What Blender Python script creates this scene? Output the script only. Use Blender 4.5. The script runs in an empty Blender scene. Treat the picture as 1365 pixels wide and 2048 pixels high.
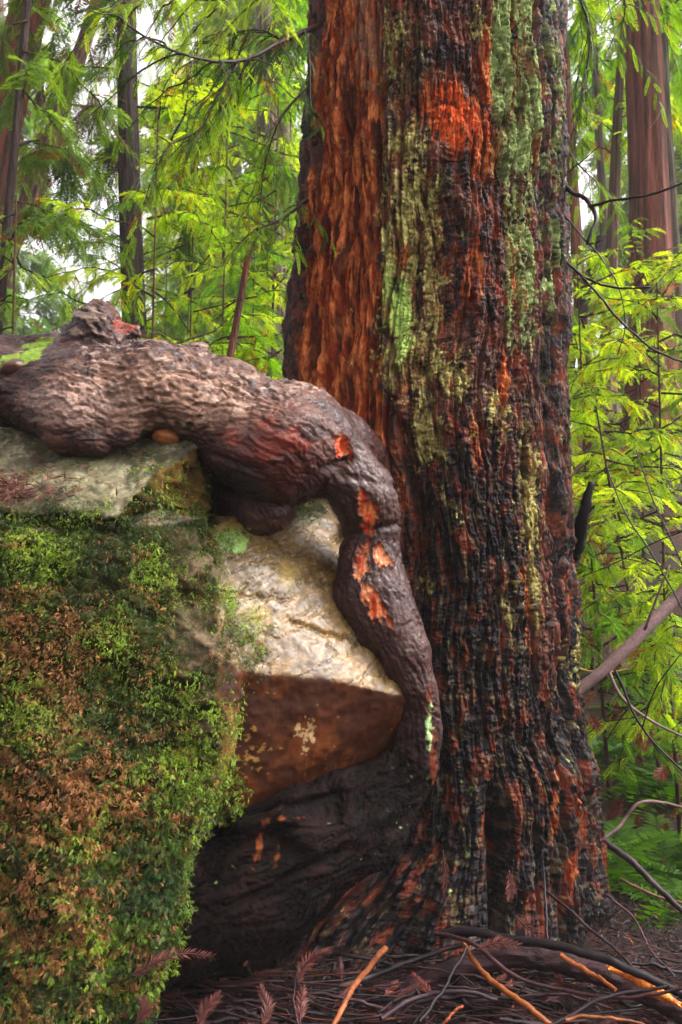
import bpy, bmesh, math, random
import numpy as np
from mathutils import Vector

# ------------------------------------------------------------------ camera, sky, sun, exposure
S = bpy.context.scene
C = S.collection
H = 1.75                                   # eye height
K = math.tan(math.radians(30)) / 1024.0    # metres per (full-res) pixel per metre of distance
cam_d = bpy.data.cameras.new('camera')
cam = bpy.data.objects.new('camera', cam_d); C.objects.link(cam)
cam.location = (0, 0, H); cam.rotation_euler = (math.pi/2, 0, 0)
cam_d.sensor_fit = 'VERTICAL'; cam_d.sensor_height = 36
cam_d.lens = 18 / math.tan(math.radians(30))
cam_d.clip_end = 1000; cam_d.clip_start = 0.05
cam_d.dof.use_dof = True; cam_d.dof.focus_distance = 3.1; cam_d.dof.aperture_fstop = 5.6
S.camera = cam

SUN_EL, SUN_AZ = math.radians(50), math.radians(94)    # azimuth from +Y, clockwise
w = bpy.data.worlds.new('World'); S.world = w; w.use_nodes = True
nt = w.node_tree; nt.nodes.clear()
sky = nt.nodes.new('ShaderNodeTexSky'); sky.sky_type = 'NISHITA'; sky.sun_disc = False
sky.sun_elevation = SUN_EL; sky.sun_rotation = SUN_AZ
sky.dust_density = 6; sky.air_density = 1.0; sky.ozone_density = 1
hs = nt.nodes.new('ShaderNodeHueSaturation'); hs.inputs['Saturation'].default_value = 0.10
tint = nt.nodes.new('ShaderNodeMix'); tint.data_type = 'RGBA'; tint.blend_type = 'MULTIPLY'
tint.inputs[0].default_value = 1; tint.inputs[7].default_value = (1.0, 0.945, 0.95, 1)
bg = nt.nodes.new('ShaderNodeBackground'); bg.inputs['Strength'].default_value = 0.15
wo = nt.nodes.new('ShaderNodeOutputWorld')
nt.links.new(sky.outputs[0], hs.inputs['Color']); nt.links.new(hs.outputs[0], tint.inputs[6])
nt.links.new(tint.outputs[2], bg.inputs['Color']); nt.links.new(bg.outputs[0], wo.inputs[0])
sd = bpy.data.lights.new('sun', 'SUN'); sd.energy = 0.85; sd.angle = math.radians(16); sd.color = (1, 0.95, 0.88)
sun = bpy.data.objects.new('sun', sd); C.objects.link(sun)
sdir = Vector((math.sin(SUN_AZ)*math.cos(SUN_EL), math.cos(SUN_AZ)*math.cos(SUN_EL), math.sin(SUN_EL)))
sun.rotation_euler = sdir.to_track_quat('Z', 'Y').to_euler(); sun.location = (0, 0, 12)
S.view_settings.view_transform = 'Standard'; S.view_settings.look = 'None'
S.view_settings.exposure = 1.95; S.view_settings.gamma = 1
S.cycles.use_denoising = True
S.cycles.max_bounces = 7; S.cycles.diffuse_bounces = 3; S.cycles.transmission_bounces = 4
S.cycles.caustics_reflective = False; S.cycles.caustics_refractive = False

rng = np.random.default_rng(7); random.seed(7)

# ------------------------------------------------------------------ helpers
def P(px, py, Y):
    return np.array([(px - 682.5) * K * Y, Y, H - (py - 1024) * K * Y])
def UV(co):
    return 682.5 + co[:, 0] / (K * co[:, 1]), 1024 - (co[:, 2] - H) / (K * co[:, 1])
_perm = np.random.default_rng(3).permutation(256).astype(np.int32); _perm = np.concatenate([_perm, _perm, _perm])
_g = np.random.default_rng(4).normal(size=(256, 3)); _g /= np.linalg.norm(_g, axis=1)[:, None]; _g = _g.astype(np.float32)
def perlin(x, y, z):
    x = np.asarray(x, np.float32); y = np.asarray(y, np.float32) + 0*x; z = np.asarray(z, np.float32) + 0*x
    xi = np.floor(x).astype(np.int32); yi = np.floor(y).astype(np.int32); zi = np.floor(z).astype(np.int32)
    xf, yf, zf = x-xi, y-yi, z-zi
    xi &= 255; yi &= 255; zi &= 255
    f = lambda t: t*t*t*(t*(t*6-15)+10)
    u, v, ww = f(xf), f(yf), f(zf)
    def c(dx, dy, dz):
        h = _perm[_perm[_perm[xi+dx]+yi+dy]+zi+dz]; g = _g[h]
        return g[..., 0]*(xf-dx)+g[..., 1]*(yf-dy)+g[..., 2]*(zf-dz)
    a = c(0,0,0)*(1-u)+c(1,0,0)*u; b = c(0,1,0)*(1-u)+c(1,1,0)*u
    a = a*(1-v)+b*v
    d = c(0,0,1)*(1-u)+c(1,0,1)*u; e = c(0,1,1)*(1-u)+c(1,1,1)*u
    d = d*(1-v)+e*v
    return (a*(1-ww)+d*ww) * 1.6
def fbm(x, y, z, o=4, g=0.5):
    s = 0; a = 1
    for i in range(o):
        s = s + a*perlin(x+17.3*i, y-9.1*i, z+4.7*i); x = x*2; y = y*2; z = z*2; a *= g
    return s
def turb(x, y, z, o=4, g=0.55):
    s = 0; a = 1
    for i in range(o):
        s = s + a*np.abs(perlin(x+13.7*i, y+3.3*i, z-8.9*i)); x = x*2.1; y = y*2.1; z = z*2.1; a *= g
    return s
def sm(x, a, b):
    t = np.clip((x-a)/(b-a), 0, 1); return t*t*(3-2*t)
def crack(n, wd): return np.exp(-(n/wd)**2)
def blob(U, V, cx, cy, rx, ry, ang=0):
    c, s = math.cos(math.radians(ang)), math.sin(math.radians(ang))
    x, y = U-cx, V-cy
    return np.exp(-(((x*c+y*s)/rx)**2+((-x*s+y*c)/ry)**2))
def lin(h):
    v = [int(h[i:i+2], 16)/255 for i in (0, 2, 4)]
    return np.array([((t+0.055)/1.055)**2.4 if t > 0.04 else t/12.92 for t in v])
def mixc(a, b, f):
    return a*(1-f[:, None]) + b*f[:, None]

def mesh_from(name, V, F, mat, col=None, rough=None, smooth=True, parent=None, matidx=None):
    """V (n,3); F (m,4) or (m,3) int array or list of such"""
    me = bpy.data.meshes.new(name)
    Fs = F if isinstance(F, list) else [F]
    Fs = [f for f in Fs if len(f)]
    nl = sum(f.size for f in Fs); nf = sum(len(f) for f in Fs)
    me.vertices.add(len(V)); me.vertices.foreach_set('co', np.ascontiguousarray(V, np.float32).ravel())
    me.loops.add(nl); me.loops.foreach_set('vertex_index', np.concatenate([f.ravel() for f in Fs]).astype(np.int32))
    me.polygons.add(nf)
    tot = np.concatenate([np.full(len(f), f.shape[1]) for f in Fs])
    me.polygons.foreach_set('loop_start', np.concatenate([[0], np.cumsum(tot)[:-1]]).astype(np.int32))
    me.update(calc_edges=True); me.validate()
    me.polygons.foreach_set('use_smooth', np.full(len(me.polygons), smooth))
    setattrs(me, col, rough)
    me.materials.append(mat)
    o = bpy.data.objects.new(name, me); C.objects.link(o)
    if parent is not None: o.parent = parent
    return o
def setattrs(me, col=None, rough=None):
    if col is not None:
        at = me.color_attributes.get('Col') or me.color_attributes.new('Col', 'FLOAT_COLOR', 'POINT')
        c4 = np.ones((len(me.vertices), 4), np.float32); c4[:, :3] = np.clip(col, 0, 1)
        at.data.foreach_set('color', c4.ravel())
    if rough is not None:
        at = me.attributes.get('rgh') or me.attributes.new('rgh', 'FLOAT', 'POINT')
        at.data.foreach_set('value', np.ascontiguousarray(rough, np.float32))
def tag(o, label=None, cat=None, group=None, kind=None):
    if label: o['label'] = label
    if cat: o['category'] = cat
    if group: o['group'] = group
    if kind: o['kind'] = kind
    return o
def empty(name, loc=(0, 0, 0)):
    o = bpy.data.objects.new(name, None); C.objects.link(o); o.location = [float(v) for v in loc]; o.empty_display_size = 0.1
    return o

class Buf:
    def __init__(s): s.V = []; s.F4 = []; s.F3 = []; s.C = []; s.R = []; s.n = 0
    def add(s, V, F, col):
        V = np.asarray(V, float); F = np.asarray(F)
        s.V.append(V); (s.F4 if F.shape[1] == 4 else s.F3).append(F + s.n)
        col = np.asarray(col, float)
        s.C.append(np.broadcast_to(col, (len(V), 3)) if col.ndim == 1 else col); s.n += len(V)
    def tube(s, pts, rad, col, n=6, jit=0.0, cap=True):
        V, F = tube_arr(pts, rad, n, jit)
        s.add(V, F, col)
        if cap:
            pts = np.asarray(pts, float)
            for e, pt in ((0, pts[0]), (len(pts)-1, pts[-1])):
                b = s.n - len(V) if e == 0 else s.n - 0
            base = s.n - len(V)
            k = len(pts)
            extra = np.array([pts[0], pts[-1]])
            i = np.arange(n); j = (i+1) % n
            s.V.append(extra); s.C.append(np.broadcast_to(s.C[-1][0], (2, 3)))
            f0 = np.stack([np.full(n, s.n), base+j, base+i], 1)
            f1 = np.stack([np.full(n, s.n+1), base+(k-1)*n+i, base+(k-1)*n+j], 1)
            s.F3.append(f0); s.F3.append(f1); s.n += 2
    def stamp(s, T, org, dirs, ups, sc, cols, var=0.0):
        """stamp template T (V,F,shade) at org; dirs = local +X, ups ~ local +Z"""
        TV, TF, TS = T
        N = len(org)
        if N == 0: return
        x = dirs/(np.linalg.norm(dirs, axis=1)[:, None]+1e-9)
        y = np.cross(ups, x); y /= (np.linalg.norm(y, axis=1)[:, None]+1e-9)
        z = np.cross(x, y)
        sc = np.broadcast_to(np.asarray(sc, float), (N,))
        V = org[:, None, :] + sc[:, None, None]*(TV[None, :, 0, None]*x[:, None]+TV[None, :, 1, None]*y[:, None]+TV[None, :, 2, None]*z[:, None])
        F = TF[None] + (np.arange(N)*len(TV))[:, None, None]
        cc = cols[:, None, :]*TS[None, :, None]
        s.V.append(V.reshape(-1, 3)); (s.F4 if TF.shape[1] == 4 else s.F3).append(F.reshape(-1, TF.shape[1])+s.n)
        s.C.append(cc.reshape(-1, 3)); s.n += N*len(TV)
    def build(s, name, mat, parent=None, smooth=True, origin=None):
        V = np.concatenate(s.V)
        if origin is not None: V = V - np.asarray(origin)
        F = []
        if s.F4: F.append(np.concatenate(s.F4))
        if s.F3: F.append(np.concatenate(s.F3))
        o = mesh_from(name, V, F, mat, col=np.concatenate(s.C), smooth=smooth, parent=parent)
        if origin is not None and parent is None: o.location = [float(v) for v in origin]
        return o
def tube_arr(pts, rad, n=6, jit=0.0):
    pts = np.asarray(pts, float); k = len(pts); rad = np.broadcast_to(np.asarray(rad, float), (k,))
    t = np.gradient(pts, axis=0); t /= np.linalg.norm(t, axis=1)[:, None]+1e-9
    up = np.array([0, 0, 1.0]) if abs(t[0, 2]) < 0.9 else np.array([1.0, 0, 0])
    a = np.cross(t, up); bad = np.linalg.norm(a, axis=1) < 0.15
    a[bad] = np.cross(t[bad], [0.3, 1, 0]); a /= np.linalg.norm(a, axis=1)[:, None]+1e-9
    for i in range(1, k):
        a[i] = a[i-1]-t[i]*np.dot(a[i-1], t[i]); a[i] /= np.linalg.norm(a[i])+1e-9
    b = np.cross(t, a)
    th = np.arange(n)*2*math.pi/n
    r = rad[:, None]*(1+(rng.normal(size=(k, n))*jit if jit else 0))
    V = pts[:, None]+r[..., None]*(np.cos(th)[None, :, None]*a[:, None]+np.sin(th)[None, :, None]*b[:, None])
    i = np.arange(k-1)[:, None]*n; j = np.arange(n)[None]; j2 = (j+1) % n
    F = np.stack([i+j, i+j2, i+n+j2, i+n+j], -1).reshape(-1, 4)
    return V.reshape(-1, 3), F
def spline(pts, n):
    pts = np.asarray(pts, float)
    d = np.concatenate([[0], np.cumsum(np.linalg.norm(np.diff(pts[:, :3], axis=0), axis=1))])
    # Catmull-Rom
    t = np.linspace(0, d[-1], n); out = []
    m = np.gradient(pts, d, axis=0)
    idx = np.clip(np.searchsorted(d, t, side='right')-1, 0, len(d)-2)
    h = d[idx+1]-d[idx]; u = (t-d[idx])/h
    h00 = 2*u**3-3*u**2+1; h10 = u**3-2*u**2+u; h01 = -2*u**3+3*u**2; h11 = u**3-u**2
    return h00[:, None]*pts[idx]+(h10*h)[:, None]*m[idx]+h01[:, None]*pts[idx+1]+(h11*h)[:, None]*m[idx+1]
def rand_unit(n):
    v = rng.normal(size=(n, 3)); return v/np.linalg.norm(v, axis=1)[:, None]

# ------------------------------------------------------------------ materials (procedural)
def surf_mat(name, bumps=((120, 0.5, 0.004, (1, 1, 1)),), var=0.35, vscale=60, rough=None, spec=0.5, coat=0.0, coatr=0.2, vax=(1, 1, 1)):
    m = bpy.data.materials.new(name); m.use_nodes = True
    nt = m.node_tree; N = nt.nodes; L = nt.links; N.clear()
    out = N.new('ShaderNodeOutputMaterial'); b = N.new('ShaderNodeBsdfPrincipled'); L.new(b.outputs[0], out.inputs[0])
    tc = N.new('ShaderNodeTexCoord')
    at = N.new('ShaderNodeAttribute'); at.attribute_name = 'Col'
    nz = N.new('ShaderNodeTexNoise'); nz.inputs['Scale'].default_value = vscale; nz.inputs['Detail'].default_value = 6; nz.inputs['Roughness'].default_value = 0.7
    m0 = N.new('ShaderNodeMapping'); m0.inputs['Scale'].default_value = vax; L.new(tc.outputs['Object'], m0.inputs['Vector']); L.new(m0.outputs[0], nz.inputs['Vector'])
    mr = N.new('ShaderNodeMapRange'); mr.inputs[1].default_value = 0.3; mr.inputs[2].default_value = 0.7
    mr.inputs[3].default_value = 1-var; mr.inputs[4].default_value = 1+var; L.new(nz.outputs[0], mr.inputs[0])
    mx = N.new('ShaderNodeMix'); mx.data_type = 'RGBA'; mx.blend_type = 'MULTIPLY'; mx.inputs[0].default_value = 1
    L.new(at.outputs['Color'], mx.inputs[6]); L.new(mr.outputs[0], mx.inputs[7]); L.new(mx.outputs[2], b.inputs['Base Color'])
    if rough is None:
        ra = N.new('ShaderNodeAttribute'); ra.attribute_name = 'rgh'; L.new(ra.outputs['Fac'], b.inputs['Roughness'])
    else: b.inputs['Roughness'].default_value = rough
    b.inputs['Specular IOR Level'].default_value = spec
    if rough is None:
        sr_ = N.new('ShaderNodeMapRange'); sr_.inputs[1].default_value = 0.45; sr_.inputs[2].default_value = 0.8; sr_.inputs[3].default_value = spec; sr_.inputs[4].default_value = spec*0.2
        L.new(ra.outputs['Fac'], sr_.inputs[0]); L.new(sr_.outputs[0], b.inputs['Specular IOR Level'])
    b.inputs['Coat Weight'].default_value = coat; b.inputs['Coat Roughness'].default_value = coatr
    if rough is None and coat > 0:
        cr_ = N.new('ShaderNodeMapRange'); cr_.inputs[1].default_value = 0.5; cr_.inputs[2].default_value = 0.3; cr_.inputs[3].default_value = 0; cr_.inputs[4].default_value = coat
        L.new(ra.outputs['Fac'], cr_.inputs[0]); L.new(cr_.outputs[0], b.inputs['Coat Weight'])
    prev = None
    for sc, st, dist, ax in bumps:
        mp = N.new('ShaderNodeMapping'); mp.inputs['Scale'].default_value = ax; L.new(tc.outputs['Object'], mp.inputs['Vector'])
        n2 = N.new('ShaderNodeTexNoise'); n2.inputs['Scale'].default_value = sc; n2.inputs['Detail'].default_value = 5; n2.inputs['Roughness'].default_value = 0.65
        L.new(mp.outputs[0], n2.inputs['Vector'])
        bp = N.new('ShaderNodeBump'); bp.inputs['Strength'].default_value = st; bp.inputs['Distance'].default_value = dist
        L.new(n2.outputs[0], bp.inputs['Height'])
        if prev: L.new(prev.outputs[0], bp.inputs['Normal'])
        prev = bp
    if prev: L.new(prev.outputs[0], b.inputs['Normal'])
    return m
def leaf_mat(name, trans=0.5, rough=0.45, spec=0.4, tcol=(1.25, 1.35, 0.5)):
    m = bpy.data.materials.new(name); m.use_nodes = True
    nt = m.node_tree; N = nt.nodes; L = nt.links; N.clear()
    out = N.new('ShaderNodeOutputMaterial'); b = N.new('ShaderNodeBsdfPrincipled'); t = N.new('ShaderNodeBsdfTranslucent')
    at = N.new('ShaderNodeAttribute'); at.attribute_name = 'Col'
    L.new(at.outputs['Color'], b.inputs['Base Color'])
    mx = N.new('ShaderNodeMix'); mx.data_type = 'RGBA'; mx.blend_type = 'MULTIPLY'; mx.inputs[0].default_value = 1
    mx.inputs[7].default_value = (*tcol, 1); L.new(at.outputs['Color'], mx.inputs[6]); L.new(mx.outputs[2], t.inputs['Color'])
    b.inputs['Roughness'].default_value = rough; b.inputs['Specular IOR Level'].default_value = spec
    ms = N.new('ShaderNodeMixShader'); ms.inputs[0].default_value = trans
    L.new(b.outputs[0], ms.inputs[1]); L.new(t.outputs[0], ms.inputs[2]); L.new(ms.outputs[0], out.inputs[0])
    return m
M_bark = surf_mat('wet_redwood_bark', ((70, 0.8, 0.016, (1, 1, 0.16)), (170, 0.9, 0.008, (1, 1, 0.3)), (420, 0.8, 0.003, (1, 1, 0.6))), var=0.6, vscale=150, vax=(1, 1, 0.3), spec=0.13, coat=0.06, coatr=0.12)
M_burl = surf_mat('burl_bark', ((60, 0.5, 0.007, (0.5, 1, 1.3)), (170, 0.6, 0.004, (0.6, 1, 1.2)), (420, 0.7, 0.002, (1, 1, 1))), var=0.5, vscale=130, vax=(0.5, 1, 1.2), spec=0.22, coat=0.14, coatr=0.15)
M_rock = surf_mat('wet_rock', ((26, 0.3, 0.004, (0.4, 0.4, 2.6)), (150, 0.35, 0.0022, (0.7, 0.7, 2.0)), (520, 0.9, 0.0016, (1, 1, 1.3))), var=0.35, vscale=110, vax=(0.8, 0.8, 1.8), spec=0.35, coat=0.22, coatr=0.28)
M_bgbark = surf_mat('distant_bark', ((16, 1.0, 0.08, (1, 1, 0.07)), (50, 0.9, 0.03, (1, 1, 0.15))), var=0.75, vscale=22, vax=(1, 1, 0.06), rough=0.85, spec=0.15)
M_stick = surf_mat('wet_twig', ((200, 0.5, 0.003, (1, 1, 1)),), var=0.5, vscale=90, rough=0.42, spec=0.15)
M_ground = surf_mat('forest_floor', ((60, 0.8, 0.02, (1, 1, 1)), (240, 0.6, 0.006, (1, 1, 1))), var=0.55, vscale=30, rough=0.75, spec=0.3)
M_moss = leaf_mat('moss_leaves', 0.25, 0.5, 0.35, (1.1, 1.2, 0.6))
M_needle = leaf_mat('redwood_needles', 0.5, 0.5, 0.15, (1.35, 1.4, 0.25))
M_far = leaf_mat('far_needles', 0.6, 0.6, 0.12, (1.6, 1.5, 0.35))
M_dead = leaf_mat('dead_needles', 0.1, 0.5, 0.2, (1, 0.8, 0.6))
M_pebble = surf_mat('glossy_pebble', ((90, 0.3, 0.003, (1, 1, 1)),), var=0.3, vscale=40, rough=0.4, spec=0.3)

# ------------------------------------------------------------------ ground
def g_h(x, y):
    x = np.asarray(x, float); y = np.asarray(y, float)
    right = sm(x, 0.4, 4.0)
    h = sm(y, 5.0, 11.5)*(0.9+2.2*right)+sm(y, 12, 60)*2.0
    h = h + 0.12*sm(-x, -0.6, 1.0)*(1-sm(y, 2.9, 3.6)) - 0.10*sm(x, 0.9, 1.8)*(1-sm(y, 4.6, 5.6))
    h = h + 0.03*np.exp(-((y-3.3)/0.35)**2)*sm(x, -0.6, 0)*(1-sm(x, 1.2, 1.8)) + 0.05*fbm(x*0.8, y*0.8, 0*x, 3) + 0.012*fbm(x*7, y*7, 0*x+3, 3)
    return h
def build_ground():
    def axis(lo, hi, c0, c1, fine, g=1.13):
        a = list(np.arange(c0, c1, fine)); st = fine; v = c1
        while v < hi: a.append(v); st *= g; v += st
        a.append(hi); st = fine; v = c0-fine; b = []
        while v > lo: b.append(v); st *= g; v -= st
        b.append(lo); return np.array(b[::-1]+a)
    xs = axis(-90, 90, -1.6, 2.2, 0.012); ys = axis(-40, 130, 2.4, 4.6, 0.012)
    X, Y = np.meshgrid(xs, ys, indexing='ij'); X = X.ravel(); Y = Y.ravel()
    Z = g_h(X, Y) + 0.01*fbm(X*30, Y*30, 0*X+9, 3)
    V = np.stack([X, Y, Z], 1); n = len(ys); m = len(xs)
    i = (np.arange(m-1)[:, None]*n+np.arange(n-1)[None]).ravel()
    F = np.stack([i, i+n, i+n+1, i+1], 1)
    q = fbm(X*1.3, Y*1.3, 0*X+5, 4)
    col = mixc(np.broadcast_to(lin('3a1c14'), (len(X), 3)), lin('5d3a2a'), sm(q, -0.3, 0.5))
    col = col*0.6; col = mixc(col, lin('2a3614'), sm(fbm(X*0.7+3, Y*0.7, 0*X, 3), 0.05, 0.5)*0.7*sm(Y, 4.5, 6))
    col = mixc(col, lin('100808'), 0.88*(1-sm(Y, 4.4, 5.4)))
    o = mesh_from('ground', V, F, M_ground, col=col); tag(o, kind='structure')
build_ground()

# ------------------------------------------------------------------ main redwood trunk
YC = 4.1; YS = 4.02
eL = [(-200, 618), (0, 612), (200, 606), (400, 598), (600, 584), (700, 574), (770, 562), (900, 560), (1300, 572), (1600, 560), (1700, 500), (1800, 430), (1930, 350), (2100, 300)]
eR = [(-200, 1110), (0, 1114), (200, 1120), (400, 1122), (600, 1125), (800, 1131), (1000, 1140), (1200, 1148), (1340, 1141), (1430, 1152), (1500, 1180), (1600, 1202), (1700, 1216), (1800, 1238), (1880, 1275), (1960, 1330), (2100, 1400)]
def edges(z):
    py = 1024-(z-H)/(K*YS)
    l = np.interp(py, [e[0] for e in eL], [e[1] for e in eL]); r = np.interp(py, [e[0] for e in eR], [e[1] for e in eR])
    return (l-682.5)*K*YS, (r-682.5)*K*YS
def build_trunk(root):
    a1 = np.linspace(-100, 100, 800); a2 = np.linspace(100, 260, 90)[1:-1]
    A = np.radians(np.concatenate([a1, a2]))
    z = np.concatenate([np.concatenate([np.linspace(-0.7, -0.22, 50)[:-1], np.linspace(-0.22, 4.2, 1500)]), np.linspace(4.3, 11, 60)])
    l, r = edges(z); cx = (l+r)/2; R = (r-l)/2*0.988
    hi = z > 4.2
    R = np.where(hi, R*(1-0.03*(z-4.2)), R)
    nA, nZ = len(A), len(z)
    AA = np.tile(A, nZ); ZZ = np.repeat(z, nA); RR = np.repeat(R, nA); CX = np.repeat(cx, nA)
    U0 = 682.5+(CX+RR*np.sin(AA))/(K*(YC-RR*np.cos(AA))); V0 = 1024-(ZZ-H)/(K*(YC-RR*np.cos(AA)))
    f = (np.cos(AA) > -0.2)
    base = sm(V0, 1350, 1850)
    # large scale form
    d = 0.035*fbm(AA*1.6, 0*AA, ZZ*0.5, 3)
    d += base*0.09*np.exp(-((AA+0.75)/0.35)**2) - base*0.05
    gx = 1003+12*np.sin(V0/90.)
    d -= 0.16*np.exp(-((U0-gx)/22)**2)*sm(V0, 1480, 1700)*(1-0.5*sm(V0, 1850, 1950))*f
    d += 0.05*np.exp(-((U0-915)/60)**2)*sm(V0, 1400, 1650)*f
    gx2 = np.interp(V0, [0, 600, 900, 1200, 1400, 1600, 1900], [1078, 1092, 1100, 1122, 1118, 1128, 1160])
    d -= 0.045*np.exp(-((U0-gx2)/7)**2)*f
    d += 0.018*sm(U0, gx2, gx2+18)*f
    gx3 = np.interp(V0, [0, 300, 700, 900], [765, 770, 770, 850])
    gx3 = gx3+22*fbm(ZZ*3, 0*s if False else 0*ZZ, 0*ZZ+2, 3)
    d += 0.010*(sm(U0, gx3-40, gx3+30)-0.5)*(1-sm(V0, 800, 1000))*f
    gx4 = np.interp(V0, [700, 850, 1000, 1300, 1550], [735, 800, 835, 850, 885])
    d -= 0.05*np.exp(-((U0-gx4)/12)**2)*sm(V0, 760, 900)*(1-sm(V0, 1500, 1650))*f
    # bark furrows: s is arc length; flows follow the flare
    s = AA*0.56 + 0.16*sm(V0, 1350, 1950)*sm(-AA, -0.3, 0.6)*(V0-1350)/500.*1.1
    s = s + 0.025*fbm(s*2.5, 0*s+2, ZZ*1.6, 3)
    red = np.maximum(sm(760-U0, -20, 20)*(1-sm(V0, 850, 950)), 0)*f
    mid = sm(U0, 770, 800)*(1-sm(U0, 1040, 1080))*f
    n1 = perlin(s*8, 0*s, ZZ*0.9)+0.35*perlin(s*18, 0*s+4, ZZ*3)
    n2 = perlin(s*21, 0*s+9, ZZ*2.6)+0.4*perlin(s*44, 0*s+6, ZZ*7)
    n3 = perlin(s*34, 0*s+15, ZZ*11)
    n4 = perlin(s*10, 0*s+21, ZZ*22)+0.5*perlin(s*30, 0*s, ZZ*40)
    n5 = perlin(s*75, 0*s+30, ZZ*9)
    t1 = turb(s*9, 0*s, ZZ*1.3, 5, 0.6); t2 = turb(s*26, 0*s+11, ZZ*4.5, 4, 0.65); t3 = turb(s*20, 0*s+31, ZZ*26, 4, 0.65)
    t4 = turb(s*30, 0*s+71, ZZ*2.0, 5, 0.7)
    d += 0.040*(t1-0.55)*(1-0.45*mid)*(1-0.6*red)
    d += 0.020*(t2-0.5)*(0.8-0.6*red)+0.030*(t4-0.6)*(0.45+0.7*red)
    d -= 0.028*crack(perlin(s*13, 0*s+77, ZZ*0.45), 0.07)*(1-0.45*mid)
    d += 0.018*(t3-0.5)*(0.20+0.55*mid)*(1-0.7*red)
    d -= 0.022*crack(n1, 0.08)*(1-0.4*mid) + 0.012*crack(n2, 0.10)
    d += 0.006*n5*(0.5+1.4*red)
    d += 0.03*fbm(s*5, 0*s+40, ZZ*2.5, 3)*(0.5+0.6*mid)
    d -= 0.04*red*crack(perlin(s*12, 0*s+50, ZZ*0.6), 0.10)
    # char lumps at the base
    d += 0.010*np.abs(fbm(s*26, 0*s+60, ZZ*26, 2))*sm(V0, 900, 1300)
    fr = 1-sm(ZZ, 4.2, 4.6)*0.7
    Rn = RR+d*fr
    X = CX+Rn*np.sin(AA); Y = YC-Rn*np.cos(AA)
    co = np.stack([X, Y, ZZ], 1)
    U = U0; V = V0
    # ---------- colour masks (bark, fibre, lichen, char)
    n = lambda fx, fz, o=4, q=0: fbm(s*fx, 0*s+q, ZZ*fz, o, 0.62)
    c = mixc(np.broadcast_to(lin('4a2a20'), (len(co), 3)), lin('6b4030'), sm(n(20, 7, 5, 70), -0.3, 0.5))
    c = mixc(c, lin('8a3a1e'), sm(n(24, 7, 5, 75), 0.1, 0.5)*0.7)
    c = mixc(c, lin('1e1416'), sm(n(24, 8, 5, 80), -0.1, 0.35)*0.9)
    rf = np.zeros(len(co))+0.36
    # red fibrous zones
    lo = np.interp(V, [0, 200, 400, 600, 700, 800], [632, 622, 608, 592, 578, 566])
    rm = 1.15*sm(U, lo, lo+34)*(1-sm(U, 715, 800))*(1-sm(V, 800, 900))
    rm = np.maximum(rm, 1.5*blob(U, V, 905, 230, 42, 75, -12)); rm = np.maximum(rm, 1.1*blob(U, V, 960, 300, 30, 90, -5))
    for cx_, cy_, rx_, ry_ in ((800, 515, 16, 28), (935, 560, 28, 80), (1030, 600, 16, 60), (1000, 1350, 14, 55), (745, 480, 20, 120), (970, 140, 18, 90), (720, 60, 40, 90),
                               (1010, 780, 12, 70), (905, 1340, 12, 60), (890, 1450, 12, 60), (770, 860, 30, 60), (830, 1100, 12, 60), (720, 1780, 30, 40), (1165, 1720, 18, 120), (1050, 1200, 10, 120), (800, 1640, 25, 70), (1110, 1560, 10, 120), (950, 900, 12, 60)):
        rm = np.maximum(rm, 1.0*blob(U, V, cx_, cy_, rx_, ry_))
    rm = np.where(f, rm, 0.5)
    rm = rm*(1-0.42*sm(V, 1000, 1350)); rmask = sm(rm+0.5*n(22, 5, 5, 90), 0.42, 0.66)
    rc = mixc(np.broadcast_to(lin('8a3412'), (len(co), 3)), lin('d47a44'), sm(n(60, 9, 4, 95), -0.4, 0.6))
    rc = mixc(rc, lin('3c140c'), sm(n(34, 2.2, 5, 98), -0.05, 0.4)*0.85)
    rc = mixc(rc, lin('8a6450'), sm(blob(U, V, 740, 80, 50, 140)+0.5*n(30, 12, 4, 99), 0.5, 0.9)*0.7)
    hot = sm(blob(U, V, 905, 240, 50, 85, -12), 0.3, 0.7)
    rc = mixc(rc, lin('e25a24'), hot*0.9*sm(n(70, 20, 4, 101), -0.5, 0.2))
    c = mixc(c, rc, rmask); rf = rf+0.25*rmask
    # char / wet black
    cm = 0.95*sm(V, 700, 1050)*sm(U, 800, 850)*(1-sm(U, 1035, 1085)) + 0.95*sm(V, 1200, 1500)*f
    cm += 0.6*(1-sm(U, lo, lo+22))*sm(V, -900, 0)
    cm += 0.5*blob(U, V, 860, 180, 60, 90)+0.6*sm(U, gx2-4, gx2+6)
    cm += 0.35*blob(U, V, 950, 620, 80, 120)
    cmask = sm(cm+0.55*n(16, 6, 5, 110), 0.38, 0.72)*(1-0.75*rmask)
    bc = mixc(np.broadcast_to(lin('100e0f'), (len(co), 3)), lin('261c1e'), sm(n(30, 14, 3, 120), -0.3, 0.5))
    bc = mixc(bc, lin('6a2e18'), sm(n(22, 7, 5, 125), 0.2, 0.5)*0.8)
    bc = mixc(bc, lin('5c4a30'), sm(n(28, 16, 5, 127), 0.28, 0.5)*0.6)
    c = mixc(c, bc, cmask); rf = rf*(1-cmask)+0.33*cmask
    # lichen (pale green on the right, olive-yellow in the middle)
    g1 = 1.0*sm(U, 968, 990)*(1-sm(U, 1068, 1084))*(1-sm(V, 300, 420))
    g1 = np.maximum(g1, 0.62*sm(U, 1000, 1020)*(1-sm(U, 1058, 1078))*(1-sm(V, 600, 800)))
    g1 = np.maximum(g1, 0.5*(np.exp(-((U-1098)/14)**2))*(1-sm(V, 500, 900)))
    g1m = sm(g1+0.42*n(26, 8, 5, 130)+0.35*n(80, 50, 3, 134), 0.45, 0.62)
    g2 = 0.0*U
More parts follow.
